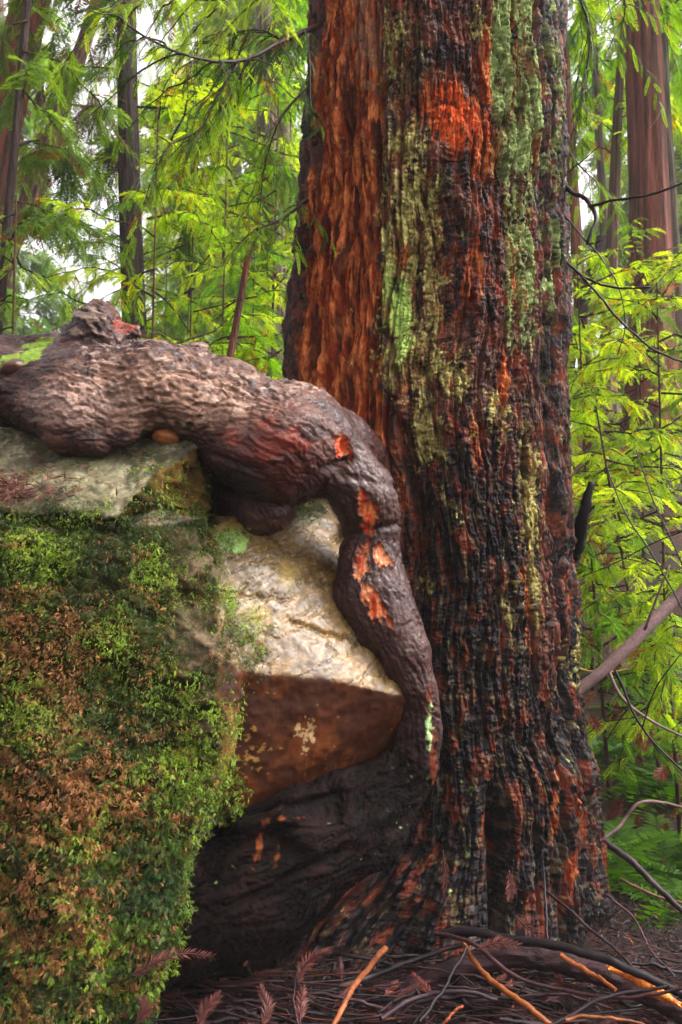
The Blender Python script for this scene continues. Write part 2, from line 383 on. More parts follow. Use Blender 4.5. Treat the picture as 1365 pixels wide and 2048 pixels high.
    for cx_, cy_, rx_, ry_, w_ in ((800, 110, 55, 110, .75), (815, 300, 55, 60, .95), (830, 420, 60, 130, 1.0), (800, 600, 45, 120, 1.15), (860, 560, 40, 130, .85), (825, 720, 70, 80, 1.15),
                                   (850, 860, 40, 90, .95), (905, 760, 40, 60, .85), (780, 500, 25, 200, .9), (985, 830, 40, 70, .7), (1060, 1000, 26, 170, .95), (1062, 1180, 24, 90, .8), (860, 1170, 30, 30, .7), (955, 60, 25, 50, .6),
                                   (1040, 480, 30, 70, .6), (1020, 1220, 30, 60, .55), (1140, 1330, 12, 80, .6), (900, 1000, 30, 60, .35)):
        g2 = np.maximum(g2, w_*blob(U, V, cx_, cy_, rx_, ry_))
    g2 = np.where(f, g2, 0.3)
    g2m = sm(g2+0.36*n(20, 9, 5, 140)+0.42*n(70, 50, 3, 144), 0.46, 0.64)
    l1 = mixc(np.broadcast_to(lin('6a7a44'), (len(co), 3)), lin('a8bc78'), sm(n(50, 30, 3, 150), -0.4, 0.4))
    l2 = mixc(np.broadcast_to(lin('786e3c'), (len(co), 3)), lin('bab06c'), sm(n(50, 30, 3, 155), -0.4, 0.4))
    l2 = mixc(l2, lin('9cc05c'), sm(blob(U, V, 800, 640, 60, 130)+0.5*n(8, 5, 3, 158), 0.5, 0.8)*0.8)
    inset = 1-0.8*crack(n1, 0.12); inset = inset*(1-0.85*sm(n(30, 6, 4, 160), 0.2, 0.4))
    c = mixc(c, l2, g2m*inset*0.92); c = mixc(c, l1, g1m*inset*0.92)
    lm = np.maximum(g1m, g2m); rf = rf*(1-lm)+0.8*lm
    # rough crust of the lichen stands proud
    bump = lm*(0.003+0.004*perlin(s*110, 0*s+3, ZZ*110))
    co[:, 0] += bump*np.sin(AA); co[:, 1] -= bump*np.cos(AA)
    i = (np.arange(nZ-1)[:, None]*nA+np.arange(nA)[None]); j = (np.arange(nZ-1)[:, None]*nA+(np.arange(nA)+1)[None] % nA)
    F = np.stack([i, j, j+nA, i+nA], -1).reshape(-1, 4)
    return mesh_from('trunk', co, F, M_bark, col=c, rough=rf, parent=root)

redwood = empty('redwood_tree', (0.9, YC, 0)); redwood.location = (0, 0, 0)
tag(redwood, 'huge redwood with furrowed red bark and green lichen, its root flowing over the mossy boulder', 'tree')
build_trunk(redwood)

# ------------------------------------------------------------------ implicit surfaces
def smin(a, b, k):
    h = np.clip(0.5+0.5*(b-a)/k, 0, 1)
    return b*(1-h)+a*h-k*h*(1-h)
class Field:
    def __init__(s, lo, hi, h):
        s.lo = np.array(lo, float); s.h = h; s.n = (np.ceil((np.array(hi)-s.lo)/h)).astype(int)+1
        s.F = np.full(s.n, 0.5, np.float32)
        s.ax = [(s.lo[i]+h*np.arange(s.n[i])).astype(np.float32) for i in range(3)]
    def sl(s, lo, hi):
        a = np.maximum(((lo-s.lo)/s.h).astype(int), 0); b = np.minimum(((hi-s.lo)/s.h).astype(int)+2, s.n)
        if (b <= a).any(): return None
        sl = tuple(slice(a[i], b[i]) for i in range(3))
        return sl, s.ax[0][sl[0]][:, None, None], s.ax[1][sl[1]][None, :, None], s.ax[2][sl[2]][None, None, :]
    def cone(s, a, b, ra, rb, k=0.05, sy=1.0):
        a = np.array(a, float); b = np.array(b, float); pad = max(ra, rb)*max(1, sy)+3*k
        q = s.sl(np.minimum(a, b)-pad, np.maximum(a, b)+pad)
        if q is None: return
        sl, X, Y, Z = q
        ab = b-a; ab2 = ab.copy(); ab2[1] /= sy
        px, py, pz = X-a[0], (Y-a[1])/sy, Z-a[2]
        t = np.clip((px*ab2[0]+py*ab2[1]+pz*ab2[2])/(ab2@ab2+1e-9), 0, 1)
        d = np.sqrt((px-t*ab2[0])**2+(py-t*ab2[1])**2+(pz-t*ab2[2])**2)-(ra+(rb-ra)*t)
        s.F[sl] = smin(s.F[sl], d, k)
    def chain(s, pts, k=0.05, sy=1.0):     # pts: (px,py,Y,r_px)
        q = [(P(p[0], p[1], p[2]), p[3]*K*p[2]) for p in pts]
        for (a, ra), (b, rb) in zip(q[:-1], q[1:]): s.cone(a, b, ra, rb, k, sy)
    def planes(s, pts, k=0.01):
        bm = bmesh.new()
        for p in pts: bm.verts.new([float(v) for v in p])
        bmesh.ops.convex_hull(bm, input=bm.verts[:])
        bm.normal_update(); c = np.mean(pts, axis=0); pl = {}
        for f in bm.faces:
            n = np.array(f.normal); o = np.array(f.verts[0].co)
            if n @ (c-o) > 0: n = -n
            pl[tuple(np.round(n, 4))] = (n, o)
        bm.free()
        lo = np.min(pts, axis=0)-0.1; hi = np.max(pts, axis=0)+0.1
        sl, X, Y, Z = s.sl(lo, hi)
        d = None
        for n, o in pl.values():
            e = (X-o[0])*n[0]+(Y-o[1])*n[1]+(Z-o[2])*n[2]
            d = e if d is None else np.maximum(d, e)
        s.F[sl] = smin(s.F[sl], d, k)
    def mesh(s):
        F = s.F; h = s.h
        F[0] = F[-1] = 0.3; F[:, 0] = F[:, -1] = 0.3; F[:, :, 0] = F[:, :, -1] = 0.3
        I = F < 0
        c = np.zeros(tuple(s.n-1), np.uint8)
        for dx in (0, 1):
            for dy in (0, 1):
                for dz in (0, 1):
                    c += I[dx:dx+s.n[0]-1, dy:dy+s.n[1]-1, dz:dz+s.n[2]-1]
        act = (c > 0) & (c < 8)
        idx = np.full(act.shape, -1, np.int32); ii = np.argwhere(act); idx[act] = np.arange(len(ii))
        acc = np.zeros((len(ii), 3)); cnt = np.zeros(len(ii))
        for a in range(3):
            for o1 in (0, 1):
                for o2 in (0, 1):
                    off = np.zeros(3, int); oth = [q for q in range(3) if q != a]; off[oth[0]] = o1; off[oth[1]] = o2
                    p = ii+off; q = p.copy(); q[:, a] += 1
                    f0 = F[p[:, 0], p[:, 1], p[:, 2]]; f1 = F[q[:, 0], q[:, 1], q[:, 2]]
                    m = (f0 < 0) != (f1 < 0)
                    t = f0/(f0-f1+1e-12)
                    pos = p.astype(float); pos[:, a] += t
                    acc[m] += pos[m]; cnt[m] += 1
        V = s.lo+h*acc/cnt[:, None]
        Q = []
        for a in range(3):
            b_, c_ = [(1, 2), (2, 0), (0, 1)][a]
            sA = [slice(None)]*3; sB = [slice(None)]*3; sA[a] = slice(0, -1); sB[a] = slice(1, None)
            e = I[tuple(sA)] != I[tuple(sB)]
            p = np.argwhere(e); p = p[(p[:, b_] > 0) & (p[:, c_] > 0) & (p[:, b_] < s.n[b_]-1) & (p[:, c_] < s.n[c_]-1)]
            ins = I[p[:, 0], p[:, 1], p[:, 2]]
            def cell(db, dc):
                r = p.copy(); r[:, b_] += db; r[:, c_] += dc; return idx[r[:, 0], r[:, 1], r[:, 2]]
            q = np.stack([cell(-1, -1), cell(0, -1), cell(0, 0), cell(-1, 0)], 1)
            q[~ins] = q[~ins][:, ::-1]
            Q.append(q)
        return V, np.concatenate(Q)
def subdivided(name, V, F, mat, parent, lv=1):
    o = mesh_from(name, V, F, mat, parent=parent)
    md = o.modifiers.new('s', 'SUBSURF'); md.levels = lv; md.render_levels = lv
    dg = bpy.context.evaluated_depsgraph_get(); dg.update()
    me = bpy.data.meshes.new_from_object(o.evaluated_get(dg)); old = o.data
    o.modifiers.clear(); o.data = me; me.name = name; bpy.data.meshes.remove(old)
    return o
def get_vn(me):
    n = len(me.vertices); co = np.empty(n*3, np.float32); me.vertices.foreach_get('co', co)
    no = np.empty(n*3, np.float32); me.vertex_normals.foreach_get('vector', no)
    return co.reshape(-1, 3).astype(float), no.reshape(-1, 3).astype(float)
def set_co(me, co):
    me.vertices.foreach_set('co', np.ascontiguousarray(co, np.float32).ravel()); me.update()

# ------------------------------------------------------------------ burl and root
def build_burl(root):
    f = Field((-1.75, 2.55, -0.25), (0.75, 4.0, 2.62), 0.0105)
    # body over the rock
    f.chain([(-260, 800, 3.2, 110), (-80, 775, 3.12, 90), (60, 785, 3.08, 84), (190, 798, 3.0, 98), (300, 782, 3.0, 86), (390, 800, 3.02, 84), (470, 830, 3.08, 92), (560, 865, 3.12, 92), (620, 880, 3.2, 80)], 0.05, 1.25)
    f.chain([(70, 800, 2.96, 60), (170, 835, 2.88, 62), (250, 830, 2.90, 56)], 0.04)
    f.chain([(120, 868, 2.86, 28), (190, 880, 2.84, 26), (255, 868, 2.86, 26)], 0.03)
    f.chain([(290, 850, 3.0, 34), (345, 838, 2.98, 26), (400, 860, 2.98, 30), (430, 900, 3.02, 26)], 0.03)
    f.chain([(160, 725, 3.1, 60), (200, 672, 3.1, 52), (203, 640, 3.1, 30)], 0.035)
    f.chain([(240, 700, 3.1, 52), (262, 668, 3.1, 26)], 0.03)
    f.chain([(-80, 730, 3.25, 54), (20, 722, 3.2, 50), (110, 712, 3.2, 44)], 0.03)
    f.chain([(300, 735, 3.15, 44), (360, 725, 3.15, 30), (390, 708, 3.15, 19), (405, 715, 3.15, 14)], 0.02)
    f.chain([(430, 790, 3.2, 50), (560, 830, 3.3, 60), (650, 900, 3.4, 60)], 0.05)
    # right bulge with its dark underside
    f.chain([(500, 878, 3.03, 98), (565, 888, 3.01, 108), (625, 885, 3.08, 90)], 0.045)
    f.chain([(590, 985, 3.12, 20), (640, 962, 3.06, 30), (690, 960, 3.05, 42), (730, 1005, 3.08, 52)], 0.02)
    f.chain([(490, 960, 3.2, 60), (560, 960, 3.16, 60)], 0.04)
    f.chain([(470, 1010, 3.2, 34), (530, 1030, 3.08, 38), (550, 1026, 3.05, 36)], 0.03)
    f.chain([(560, 1000, 3.12, 26), (620, 955, 3.08, 20), (670, 940, 3.06, 22)], 0.025)
    # into the trunk
    f.chain([(600, 860, 3.15, 75), (680, 895, 3.35, 66), (735, 930, 3.65, 60)], 0.06)
    f.chain([(640, 880, 3.1, 60), (690, 925, 3.1, 52), (728, 985, 3.1, 58), (742, 1040, 3.12, 54), (742, 1075, 3.13, 50), (738, 1130, 3.12, 60), (745, 1190, 3.1, 72), (772, 1250, 3.08, 64), (808, 1310, 3.05, 50), (832, 1370, 3.04, 38), (845, 1420, 3.06, 30)], 0.035)
    f.chain([(735, 1050, 3.35, 44), (765, 1200, 3.35, 50), (812, 1350, 3.25, 40)], 0.05)
    f.chain([(845, 1410, 3.06, 30), (838, 1470, 3.08, 38), (822, 1530, 3.1, 48), (780, 1580, 3.1, 62), (700, 1650, 3.08, 92), (610, 1700, 3.05, 112), (520, 1740, 3.02, 122), (440, 1790, 3.02, 120), (350, 1850, 3.0, 110), (200, 1930, 3.1, 110)], 0.06)
    f.chain([(800, 1560, 3.15, 50), (720, 1640, 3.2, 90), (600, 1720, 3.25, 110), (430, 1850, 3.25, 130)], 0.05)
    f.chain([(760, 1560, 3.04, 26), (680, 1580, 3.0, 34), (580, 1610, 2.94, 40), (500, 1640, 2.92, 44)], 0.05)
    f.chain([(690, 1650, 2.92, 24), (620, 1660, 2.88, 26), (560, 1640, 2.88, 22)], 0.05)
    V, F = f.mesh()
    o = subdivided('burl_root', V, F, M_burl, root)
    me = o.data; co, no = get_vn(me); U, Vp = UV(co)
    x, y, z = co.T
    desc = sm(U, 640, 700)*(1-sm(Vp, 1470, 1640))          # the hanging root
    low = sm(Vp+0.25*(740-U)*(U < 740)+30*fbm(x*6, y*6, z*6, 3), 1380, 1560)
    # flow coordinates
    wx = x+0.06*fbm(x*3, y*3, z*3, 2); wz = z+0.10*fbm(x*3+5, y*3, z*3, 3)
    ang = np.where(low > 0.5, 0.55, 0)*1.0
    lx = x*np.cos(ang)+z*np.sin(ang); lz = -x*np.sin(ang)+z*np.cos(ang)+0.05*fbm(x*3, y*3, z*3, 3)
    pth = np.array([(-300, 775), (200, 785), (450, 815), (600, 855), (690, 930), (740, 1040), (740, 1180), (800, 1310), (852, 1430), (820, 1530), (700, 1640), (560, 1720), (400, 1800), (300, 1900), (200, 2050)], float)
    ft = np.zeros(len(co)); fn = np.zeros(len(co)); fd = np.full(len(co), 1e9); acc = 0
    for a_, b_ in zip(pth[:-1], pth[1:]):
        e = b_-a_; l_ = np.linalg.norm(e); e = e/l_; q_ = np.stack([U, Vp], 1)-a_
        t_ = np.clip(q_@e, 0, l_); dd_ = q_-t_[:, None]*e; ds = np.linalg.norm(dd_, axis=1); m_ = ds < fd
        fd = np.where(m_, ds, fd); ft = np.where(m_, acc+t_, ft); fn = np.where(m_, dd_[:, 1]*e[0]-dd_[:, 0]*e[1], fn); acc += l_
    ft = ft*K*3.05+0.05*fbm(x*4, y*4, z*4+11, 3); fn = fn*K*3.05+0.035*fbm(x*5+7, y*5, z*5, 3)
    g1_ = turb(ft*5, y*8, fn*24, 5, 0.65); g2_ = perlin(ft*7, y*9, fn*34)+0.5*perlin(ft*18, y*20, fn*80)
    nb = perlin(wx*7, y*9, wz*20)+0.5*perlin(wx*16, y*18, wz*48)          # horizontal wrinkles
    nd = perlin(wx*26, y*22, z*9)+0.5*perlin(wx*50, y*40, z*26)            # along the hanging root
    nl = perlin(lx*4, y*8, lz*26)+0.5*perlin(lx*12, y*18, lz*55)
    d = 0.034*fbm(x*3.0, y*3.0, z*3.0+2, 2)*(1-0.7*desc)*(1-0.4*low)
    body = (1-desc)*(1-low)
    d += (0.010*body+0.008*desc+0.012*low)*(g1_-0.6)-(0.005*body+0.004*desc+0.005*low)*crack(g2_, 0.07)
    d += low*0.022*fbm(ft*2.5, y*4, fn*9, 3)
    for (a_, b_, w_) in ((1600, -0.14, 9), (1660, -0.22, 12), (1740, -0.5, 10)):
        d -= low*0.020*np.exp(-((Vp-(a_+b_*(U-600)+18*fbm(x*4, y*4, z*4+a_, 2)))/w_)**2)*sm(U, 430, 520)*(1-sm(U, 640, 740))
    pl = perlin(wx*20, y*20, wz*30)+0.6*perlin(wx*50, y*50, wz*75)
    flake = sm(blob(U, Vp, 350, 760, 300, 110)+blob(U, Vp, 215, 650, 90, 50)+0.4*fbm(x*4, y*4, z*4+7, 3), 0.35, 0.7)
    d -= flake*0.006*crack(pl, 0.07); d += flake*0.004*np.sign(pl)*np.minimum(np.abs(pl)*6, 1)
    d += 0.0022*fbm(x*60, y*60, z*80, 3)
    # pinches and folds
    d -= 0.024*np.exp(-((Vp-(985-0.58*(U-585)-6*np.sin(U/17)))/8)**2)*sm(U, 575, 600)*(1-sm(U, 690, 720))
    d -= 0.012*np.exp(-((Vp-(905+0.35*(U-430)))/7)**2)*sm(U, 420, 440)*(1-sm(U, 500, 540))
    d -= desc*0.012*np.exp(-((Vp-(1062-0.25*(U-740)))/7)**2)
    d -= desc*0.008*np.exp(-((Vp-(955+0.2*(U-700)))/9)**2)
    wound = np.zeros(len(co))
    wn = 0.40*fbm(x*30, y*30, z*12, 4, 0.7)
    W = [(('torn orange patch', 688, 895, 15, 30, -20), 0.9), (('red wound', 738, 1028, 21, 36, -12), 1.0), (('long pale wound', 727, 1165, 12, 62, 22), 1.0), (('small pale wound', 763, 1112, 18, 24, -30), 1.0), (('thin streak', 775, 1235, 6, 34, -25), .8)]
    ids = np.full(len(co), -1); best = np.zeros(len(co))
    for q, ((nm, a, b, rx, ry, an), st) in enumerate(W):
        if q == 2: bl = 1.1*np.maximum(blob(U, Vp, 724, 1125, 19, 40, 5), blob(U, Vp, 746, 1200, 17, 48, -24))
        else: bl = blob(U, Vp, a, b, rx, ry, an)
        bl = bl*(no[:, 1] < 0.2)
        ids = np.where(bl > best, q, ids); best = np.maximum(best, bl); wound = np.maximum(wound, bl*st)
    wm = sm(wound+wn, 0.42, 0.55)*(wound > 0.12)
    d -= 0.014*wm-0.006*np.exp(-((wound+wn-0.42)/0.1)**2)*(wound > 0.12)
    d += wm*(0.004*perlin(x*120, y*60, z*12)+0.006*fbm(x*50, y*40, z*14, 3))
    cn = co+no*d[:, None]; set_co(me, cn)
    N = len(co); B = lambda h: np.broadcast_to(lin(h), (N, 3))
    q1 = fbm(x*5, y*5, z*7, 4); q2 = fbm(x*22, y*22, z*40, 4)
    c = mixc(B('2c1a17'), lin('5e4034'), sm(q1+0.6*q2, -0.3, 0.6))
    tl = sm(blob(U, Vp, 300, 790, 260, 80)+0.3*q2, 0.25, 0.8)      # paler tops: light falling on the burl, painted into the colour
    c = mixc(c, lin('a07c66'), tl*0.7)
    c = mixc(c, lin('937a70'), sm(blob(U, Vp, 150, 800, 130, 60), 0.3, 0.9)*0.5)
    c = mixc(c, lin('b09684'), flake*sm(pl, 0.1, 0.5)*0.45); c = mixc(c, lin('2c1614'), sm(fbm(ft*9, y*9, fn*40, 4, 0.65), 0.1, 0.5)*0.6)
    c = mixc(c, lin('7a2e1e'), sm(blob(U, Vp, 255, 648, 45, 22)+0.4*q2, 0.45, 0.7)*0.9)
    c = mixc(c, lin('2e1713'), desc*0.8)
    c = mixc(c, lin('3a2120'), sm(q2, 0.1, 0.7)*0.7)
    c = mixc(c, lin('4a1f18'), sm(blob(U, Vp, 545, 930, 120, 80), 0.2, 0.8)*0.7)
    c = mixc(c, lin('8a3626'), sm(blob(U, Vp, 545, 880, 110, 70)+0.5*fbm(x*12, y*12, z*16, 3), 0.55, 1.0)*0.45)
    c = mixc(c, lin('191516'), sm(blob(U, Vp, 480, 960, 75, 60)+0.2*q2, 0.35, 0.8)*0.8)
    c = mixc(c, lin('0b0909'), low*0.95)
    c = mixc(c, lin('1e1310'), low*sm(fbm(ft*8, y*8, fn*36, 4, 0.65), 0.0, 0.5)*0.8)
    st = 0.8*sm(0.9*blob(U, Vp, 515, 1700, 12, 50, 15)+0.8*blob(U, Vp, 560, 1640, 45, 12, -10)+0.7*blob(U, Vp, 555, 1710, 10, 40, 5)+0.6*blob(U, Vp, 870, 1470, 8, 60)+0.55*fbm(x*30, y*30, z*30, 3), 0.62, 0.85)
    c = mixc(c, lin('8a4a26'), st*0.8*low)
    rl = sm(np.exp(-((U-862)/10)**2)*sm(Vp, 1300, 1420)*(1-sm(Vp, 1540, 1600))+0.5*fbm(x*30, y*30, z*14, 3), 0.4, 0.8)
    c = mixc(c, lin('5e2a1a'), rl*0.7)
    lg = sm(blob(U, Vp, 858, 1455, 8, 42, 5)*1.1+0.6*fbm(x*50, y*50, z*50, 3), 0.5, 0.7)*(Vp > 1380)
    c = mixc(c, lin('8fae72'), lg)
    # exposed wood
    oc = mixc(B('c2401c'), lin('e88a50'), sm(fbm(x*60, y*40, z*8, 3), -0.4, 0.4))
    pale = sm(blob(U, Vp, 730, 1150, 24, 60)+blob(U, Vp, 765, 1112, 20, 22), 0.2, 0.6)
    oc = mixc(oc, lin('f2a878'), pale*sm(fbm(x*50, y*40, z*10+4, 3), -0.6, 0.0))
    oc = mixc(oc, lin('8a2412'), 0.6*sm(fbm(x*70, y*40, z*14+9, 3), 0.15, 0.5))
    c = mixc(c, oc, wm)
    ms = sm(blob(U, Vp, 50, 705, 70, 20, -20)*1.1+0.6*fbm(x*25, y*25, z*25, 3), 0.6, 0.8)
    c = mixc(c, lin('6d8a1c'), ms*0.8)
    rf = 0.40+0.1*q2-0.06*desc+0.1*tl*0.5+0.4*low; rf = np.clip(rf, 0.25, 0.8)
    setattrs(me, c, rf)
    # lift each wound off as a part of its own (same skin, same seams)
    nP = len(me.polygons); lv = np.empty(len(me.loops), np.int32); me.loops.foreach_get('vertex_index', lv); Q = lv.reshape(-1, 4)
    fw = wm[Q].mean(1) > 0.5; fid = ids[Q[:, 0]]
    keep = ~fw
    def sub(name, sel, lab=None):
        q = Q[sel]; u, inv = np.unique(q, return_inverse=True)
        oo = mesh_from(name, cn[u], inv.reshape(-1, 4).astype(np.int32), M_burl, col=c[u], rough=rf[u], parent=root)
        if lab: oo['label'] = lab
        return oo, u, q
    labs = ['torn red patch where the root leaves the burl', 'rough red wound below the fold of the root', 'long pale orange strip of bare wood', 'small pale oval of bare wood', 'thin red scar low on the root']
    for q in range(5):
        s_ = fw & (fid == q)
        fi = np.where(s_)[0]
        if len(fi) < 20: keep |= s_; continue
        vl = np.arange(len(cn))
        for _ in range(400):
            m_ = vl[Q[fi]].min(1); old = vl.copy(); np.minimum.at(vl, Q[fi].ravel(), np.repeat(m_, 4))
            if (old == vl).all(): break
        lb = vl[Q[fi]].min(1); u_, c_ = np.unique(lb, return_counts=True); big = lb == u_[c_.argmax()]
        sb = np.zeros(nP, bool); sb[fi[big]] = True; keep |= (s_ & ~sb)
        sub('exposed_wood', sb, labs[q])
    sub('burl_root', keep)
    bpy.data.objects.remove(o)
    for ob in root.children:
        if ob.name.startswith('burl_root'): ob.name = 'burl_root'
build_burl(redwood)

# ------------------------------------------------------------------ boulder
def build_boulder():
    f = Field((-2.3, 2.3, -0.2), (0.62, 4.1, 2.2), 0.0115)
    q = lambda *a: P(*a)
    # mossy block
    f.planes([q(-700, 1075, 2.55), q(150, 1070, 2.62), q(330, 1050, 2.74), q(405, 1050, 2.86), q(420, 1190, 2.80), q(485, 1345, 2.74), q(470, 1500, 2.78), q(425, 1640, 2.78), q(350, 1790, 2.72), q(290, 1960, 2.68), q(250, 2120, 2.66),
              q(100, 1500, 2.56), q(80, 2150, 2.50), q(-700, 2200, 2.48), q(-700, 1500, 2.5),
              q(-500, 960, 3.1), q(250, 960, 3.0), q(380, 1000, 3.05), q(300, 1800, 3.3), q(150, 1900, 3.5), np.array([-2.2, 3.8, 0]), np.array([-2.2, 3.8, 1.8]), np.array([-0.9, 3.8, 1.6]), np.array([-1.0, 3.8, 0])], 0.03)
    # upper slab
    f.planes([q(-600, 830, 3.15), q(130, 868, 3.1), q(300, 862, 3.06), q(412, 886, 2.94), q(408, 965, 3.04), q(395, 1030, 3.06), q(330, 1030, 2.84), q(232, 1036, 2.66), q(120, 985, 2.72), q(-600, 985, 2.75), q(-600, 1100, 2.75), q(232, 1150, 2.75), q(380, 1150, 3.05),
              np.array([-2.1, 3.8, 1.2]), np.array([-2.1, 3.8, 1.95]), np.array([-0.8, 3.7, 1.9]), np.array([-0.8, 3.8, 1.2])], 0.012)
    f.planes([q(560, 960, 3.4), q(700, 960, 3.4), q(740, 1100, 3.4), q(560, 1100, 3.3), q(560, 940, 3.7), q(700, 940, 3.7), q(740, 1100, 3.7), q(560, 1100, 3.7)], 0.02)  # added rock piece, blocks light showing through between burl and rock
    f.planes([q(370, 900, 3.2), q(470, 900, 3.3), q(470, 1080, 3.2), q(370, 1080, 3.1), q(370, 880, 3.8), q(470, 880, 3.8), q(470, 1100, 3.8), q(370, 1100, 3.8)], 0.02)  # added filler block behind, keeps the gap between slab and wedge dark
    # wet wedge
    f.planes([q(430, 1050, 2.98), q(520, 1020, 3.2), q(610, 975, 3.36), q(690, 1060, 3.34), q(760, 1200, 3.2), q(826, 1396, 3.0), q(660, 1362, 2.86), q(487, 1342, 2.76), q(405, 1170, 2.86),
              q(810, 1440, 3.08), q(780, 1520, 3.12), q(560, 1590, 2.98), q(430, 1640, 2.86), q(430, 1400, 2.80),
              q(500, 1650, 3.3), q(800, 1400, 3.5), q(700, 1100, 3.7), q(450, 1000, 3.6), q(350, 1700, 3.3)], 0.008)
    V, F = f.mesh()
    o = subdivided('boulder', V, F, M_rock, None)
    me = o.data; co, no = get_vn(me); U, Vp = UV(co); x, y, z = co.T; N = len(co)
    wet = sm(U+14*fbm(x*12, y*12, z*12, 3), 425, 450)*sm(Vp, 985, 1000)*(no[:, 1] < 0.3)
    under = wet*(no[:, 2] < 0.12)
    slope = wet*(1-under)
    slab = (1-wet)*sm(no[:, 2], 0.35, 0.6)*(Vp < 1050)
    moss = (1-wet)*(1-slab)
    wv = np.stack([fbm(x*4.5, y*4.5, z*4.5+q_*31, 4, 0.6) for q_ in range(3)], 1)*0.022
    co = co+wv*(1-0.75*wet)[:, None]
    d = 0.05*fbm(x*2.6, y*2.6, z*2.6, 3)*moss + 0.009*fbm(x*3, y*3, z*3, 3)*(1-moss)
    d += (0.024*fbm(x*11, y*11, z*14, 3)+0.008*fbm(x*32, y*32, z*32, 2))*moss
    t = z*0.9-x*0.45+0.03*fbm(x*4, y*4, z*4+4, 2)
    cr = perlin(x*3.5+z*2, y*3, t*16)+0.45*perlin(x*14, y*14, t*44)
    d += slope*(-0.007*crack(cr, 0.04)+0.0015*fbm(x*16, y*16, t*40, 3))+0.0006*slope*fbm(x*60, y*60, z*100, 2)
    d += (0.0008+0.0017*(1-wet))*fbm(x*45, y*45, z*45, 3)
    # long crack across the pale face
    lx = U; ly = 1235+0.30*(U-560)+10*perlin(U/22, 0*U, 0*U)+6*perlin(U/7, 0*U, 0*U+3)
    d -= 0.016*slope*np.exp(-((Vp-ly)/4)**2)*sm(U, 560, 600)*(1-sm(U, 720, 760))
    d -= 0.009*slope*np.exp(-((Vp-(1190+0.1*(U-480)+8*perlin(U/18, 0*U, 0*U+9)))/4)**2)*(1-sm(U, 560, 600))
    d += 0.0015*under*fbm(x*20, y*20, z*30, 3)
    set_co(me, co+no*d[:, None])
    B = lambda h: np.broadcast_to(lin(h), (N, 3))
    q1 = fbm(x*5, y*5, z*5, 4); q2 = fbm(x*25, y*25, z*25, 4)
    cs = mixc(B('4c3816'), lin('745a2e'), sm(q1+0.4*q2, -0.4, 0.6))
    cs = mixc(cs, lin('9a8a3a'), sm(blob(U, Vp, 590, 1150, 60, 60)+0.8*blob(U, Vp, 500, 1230, 60, 40)+0.5*q1, 0.5, 0.95)*0.6)
    cs = mixc(cs, lin('8a6a34'), sm(fbm(x*9, y*9, t*22, 3), 0.15, 0.6)*0.45)
    cs = mixc(cs, lin('3c2e1a'), sm(fbm(x*30, y*30, t*90, 4, 0.7), 0.1, 0.6)*0.6)
    cs = mixc(cs, lin('9a8050'), sm(fbm(x*38+7, y*38, t*110, 4, 0.7), 0.25, 0.7)*0.5)
    cs = mixc(cs, lin('6d7a50'), sm(blob(U, Vp, 620, 1020, 60, 40)+0.4*q1, 0.5, 1)*0.6)
    cu = mixc(B('381804'), lin('5e2e0c'), sm(q1+0.6*q2, -0.3, 0.6))
    cu = mixc(cu, lin('3a1c12'), sm(blob(U, Vp, 720, 1420, 120, 40)+0.4*q1, 0.4, 1)*0.6)
    cu = mixc(cu, lin('8a6a34'), sm(blob(U, Vp, 450, 1520, 22, 110, 8)+0.5*q2, 0.5, 0.9)*0.8)
    cu = mixc(cu, lin('a88c62'), sm(1.0*blob(U, Vp, 615, 1470, 16, 42, 15)+0.9*blob(U, Vp, 595, 1455, 8, 22, 25)+0.75*fbm(x*60, y*60, z*60, 3), 0.72, 0.86))
    cu = mixc(cu, lin('a07a3a'), sm(blob(U, Vp, 500, 1500, 70, 70)+0.8*fbm(x*45, y*45, z*45+3, 3), 1.0, 1.2)*0.8)
    fine = perlin(x*26, y*20, z*7)+0.5*perlin(x*60, y*50, z*20)
    cu = mixc(cu, lin('9a5a28'), crack(fine, 0.03)*sm(perlin(x*6, y*6, z*6+8), 0.1, 0.35)*0.8)
    cb0 = 0; cb = mixc(B('403c2c'), lin('686248'), sm(q1+0.4*q2, -0.4, 0.6))
    cm = mixc(B('202808'), lin('2e2610'), sm(q1+0.4*q2, -0.4, 0.6))
    cm = mixc(cm, lin('5c4c38'), sm(blob(U, Vp, 380, 1280, 70, 90)+0.5*q1, 0.45, 0.9)*0.8)
    cm = mixc(cm, lin('5a4420'), sm(blob(U, Vp, 370, 960, 70, 90), 0.3, 0.7))
    cm = mixc(cm, lin('6a5a48'), sm(U, 340, 420)*(Vp > 1060)*(Vp < 1560)*sm(fbm(x*10, y*10, z*10+6, 4, 0.65), -0.2, 0.4)*0.8)
    cb = mixc(cb, lin('2c2a1c'), sm(fbm(x*34, y*34, z*34, 4, 0.7), 0.1, 0.6)*0.6); cb = mixc(cb, lin('8f8a70'), sm(fbm(x*20+5, y*20, z*20, 5, 0.7), 0.3, 0.7)*0.5)
    c = mixc(mixc(cm, cb, slab), mixc(cs, cu, under), wet)
    lg = sm(blob(U, Vp, 465, 1082, 42, 26)*1.2+0.35*q2, 0.5, 0.75)
    c = mixc(c, lin('7fa04c'), lg)
    rf = np.clip(0.95*moss+0.6*slab+0.28*slope+0.5*under+0.06*q2, 0.18, 0.95)
    setattrs(me, c, rf)
    tag(o, 'large angular boulder half cloaked in moss with a wet pale sloping face', 'boulder')
    return o
boulder = build_boulder()

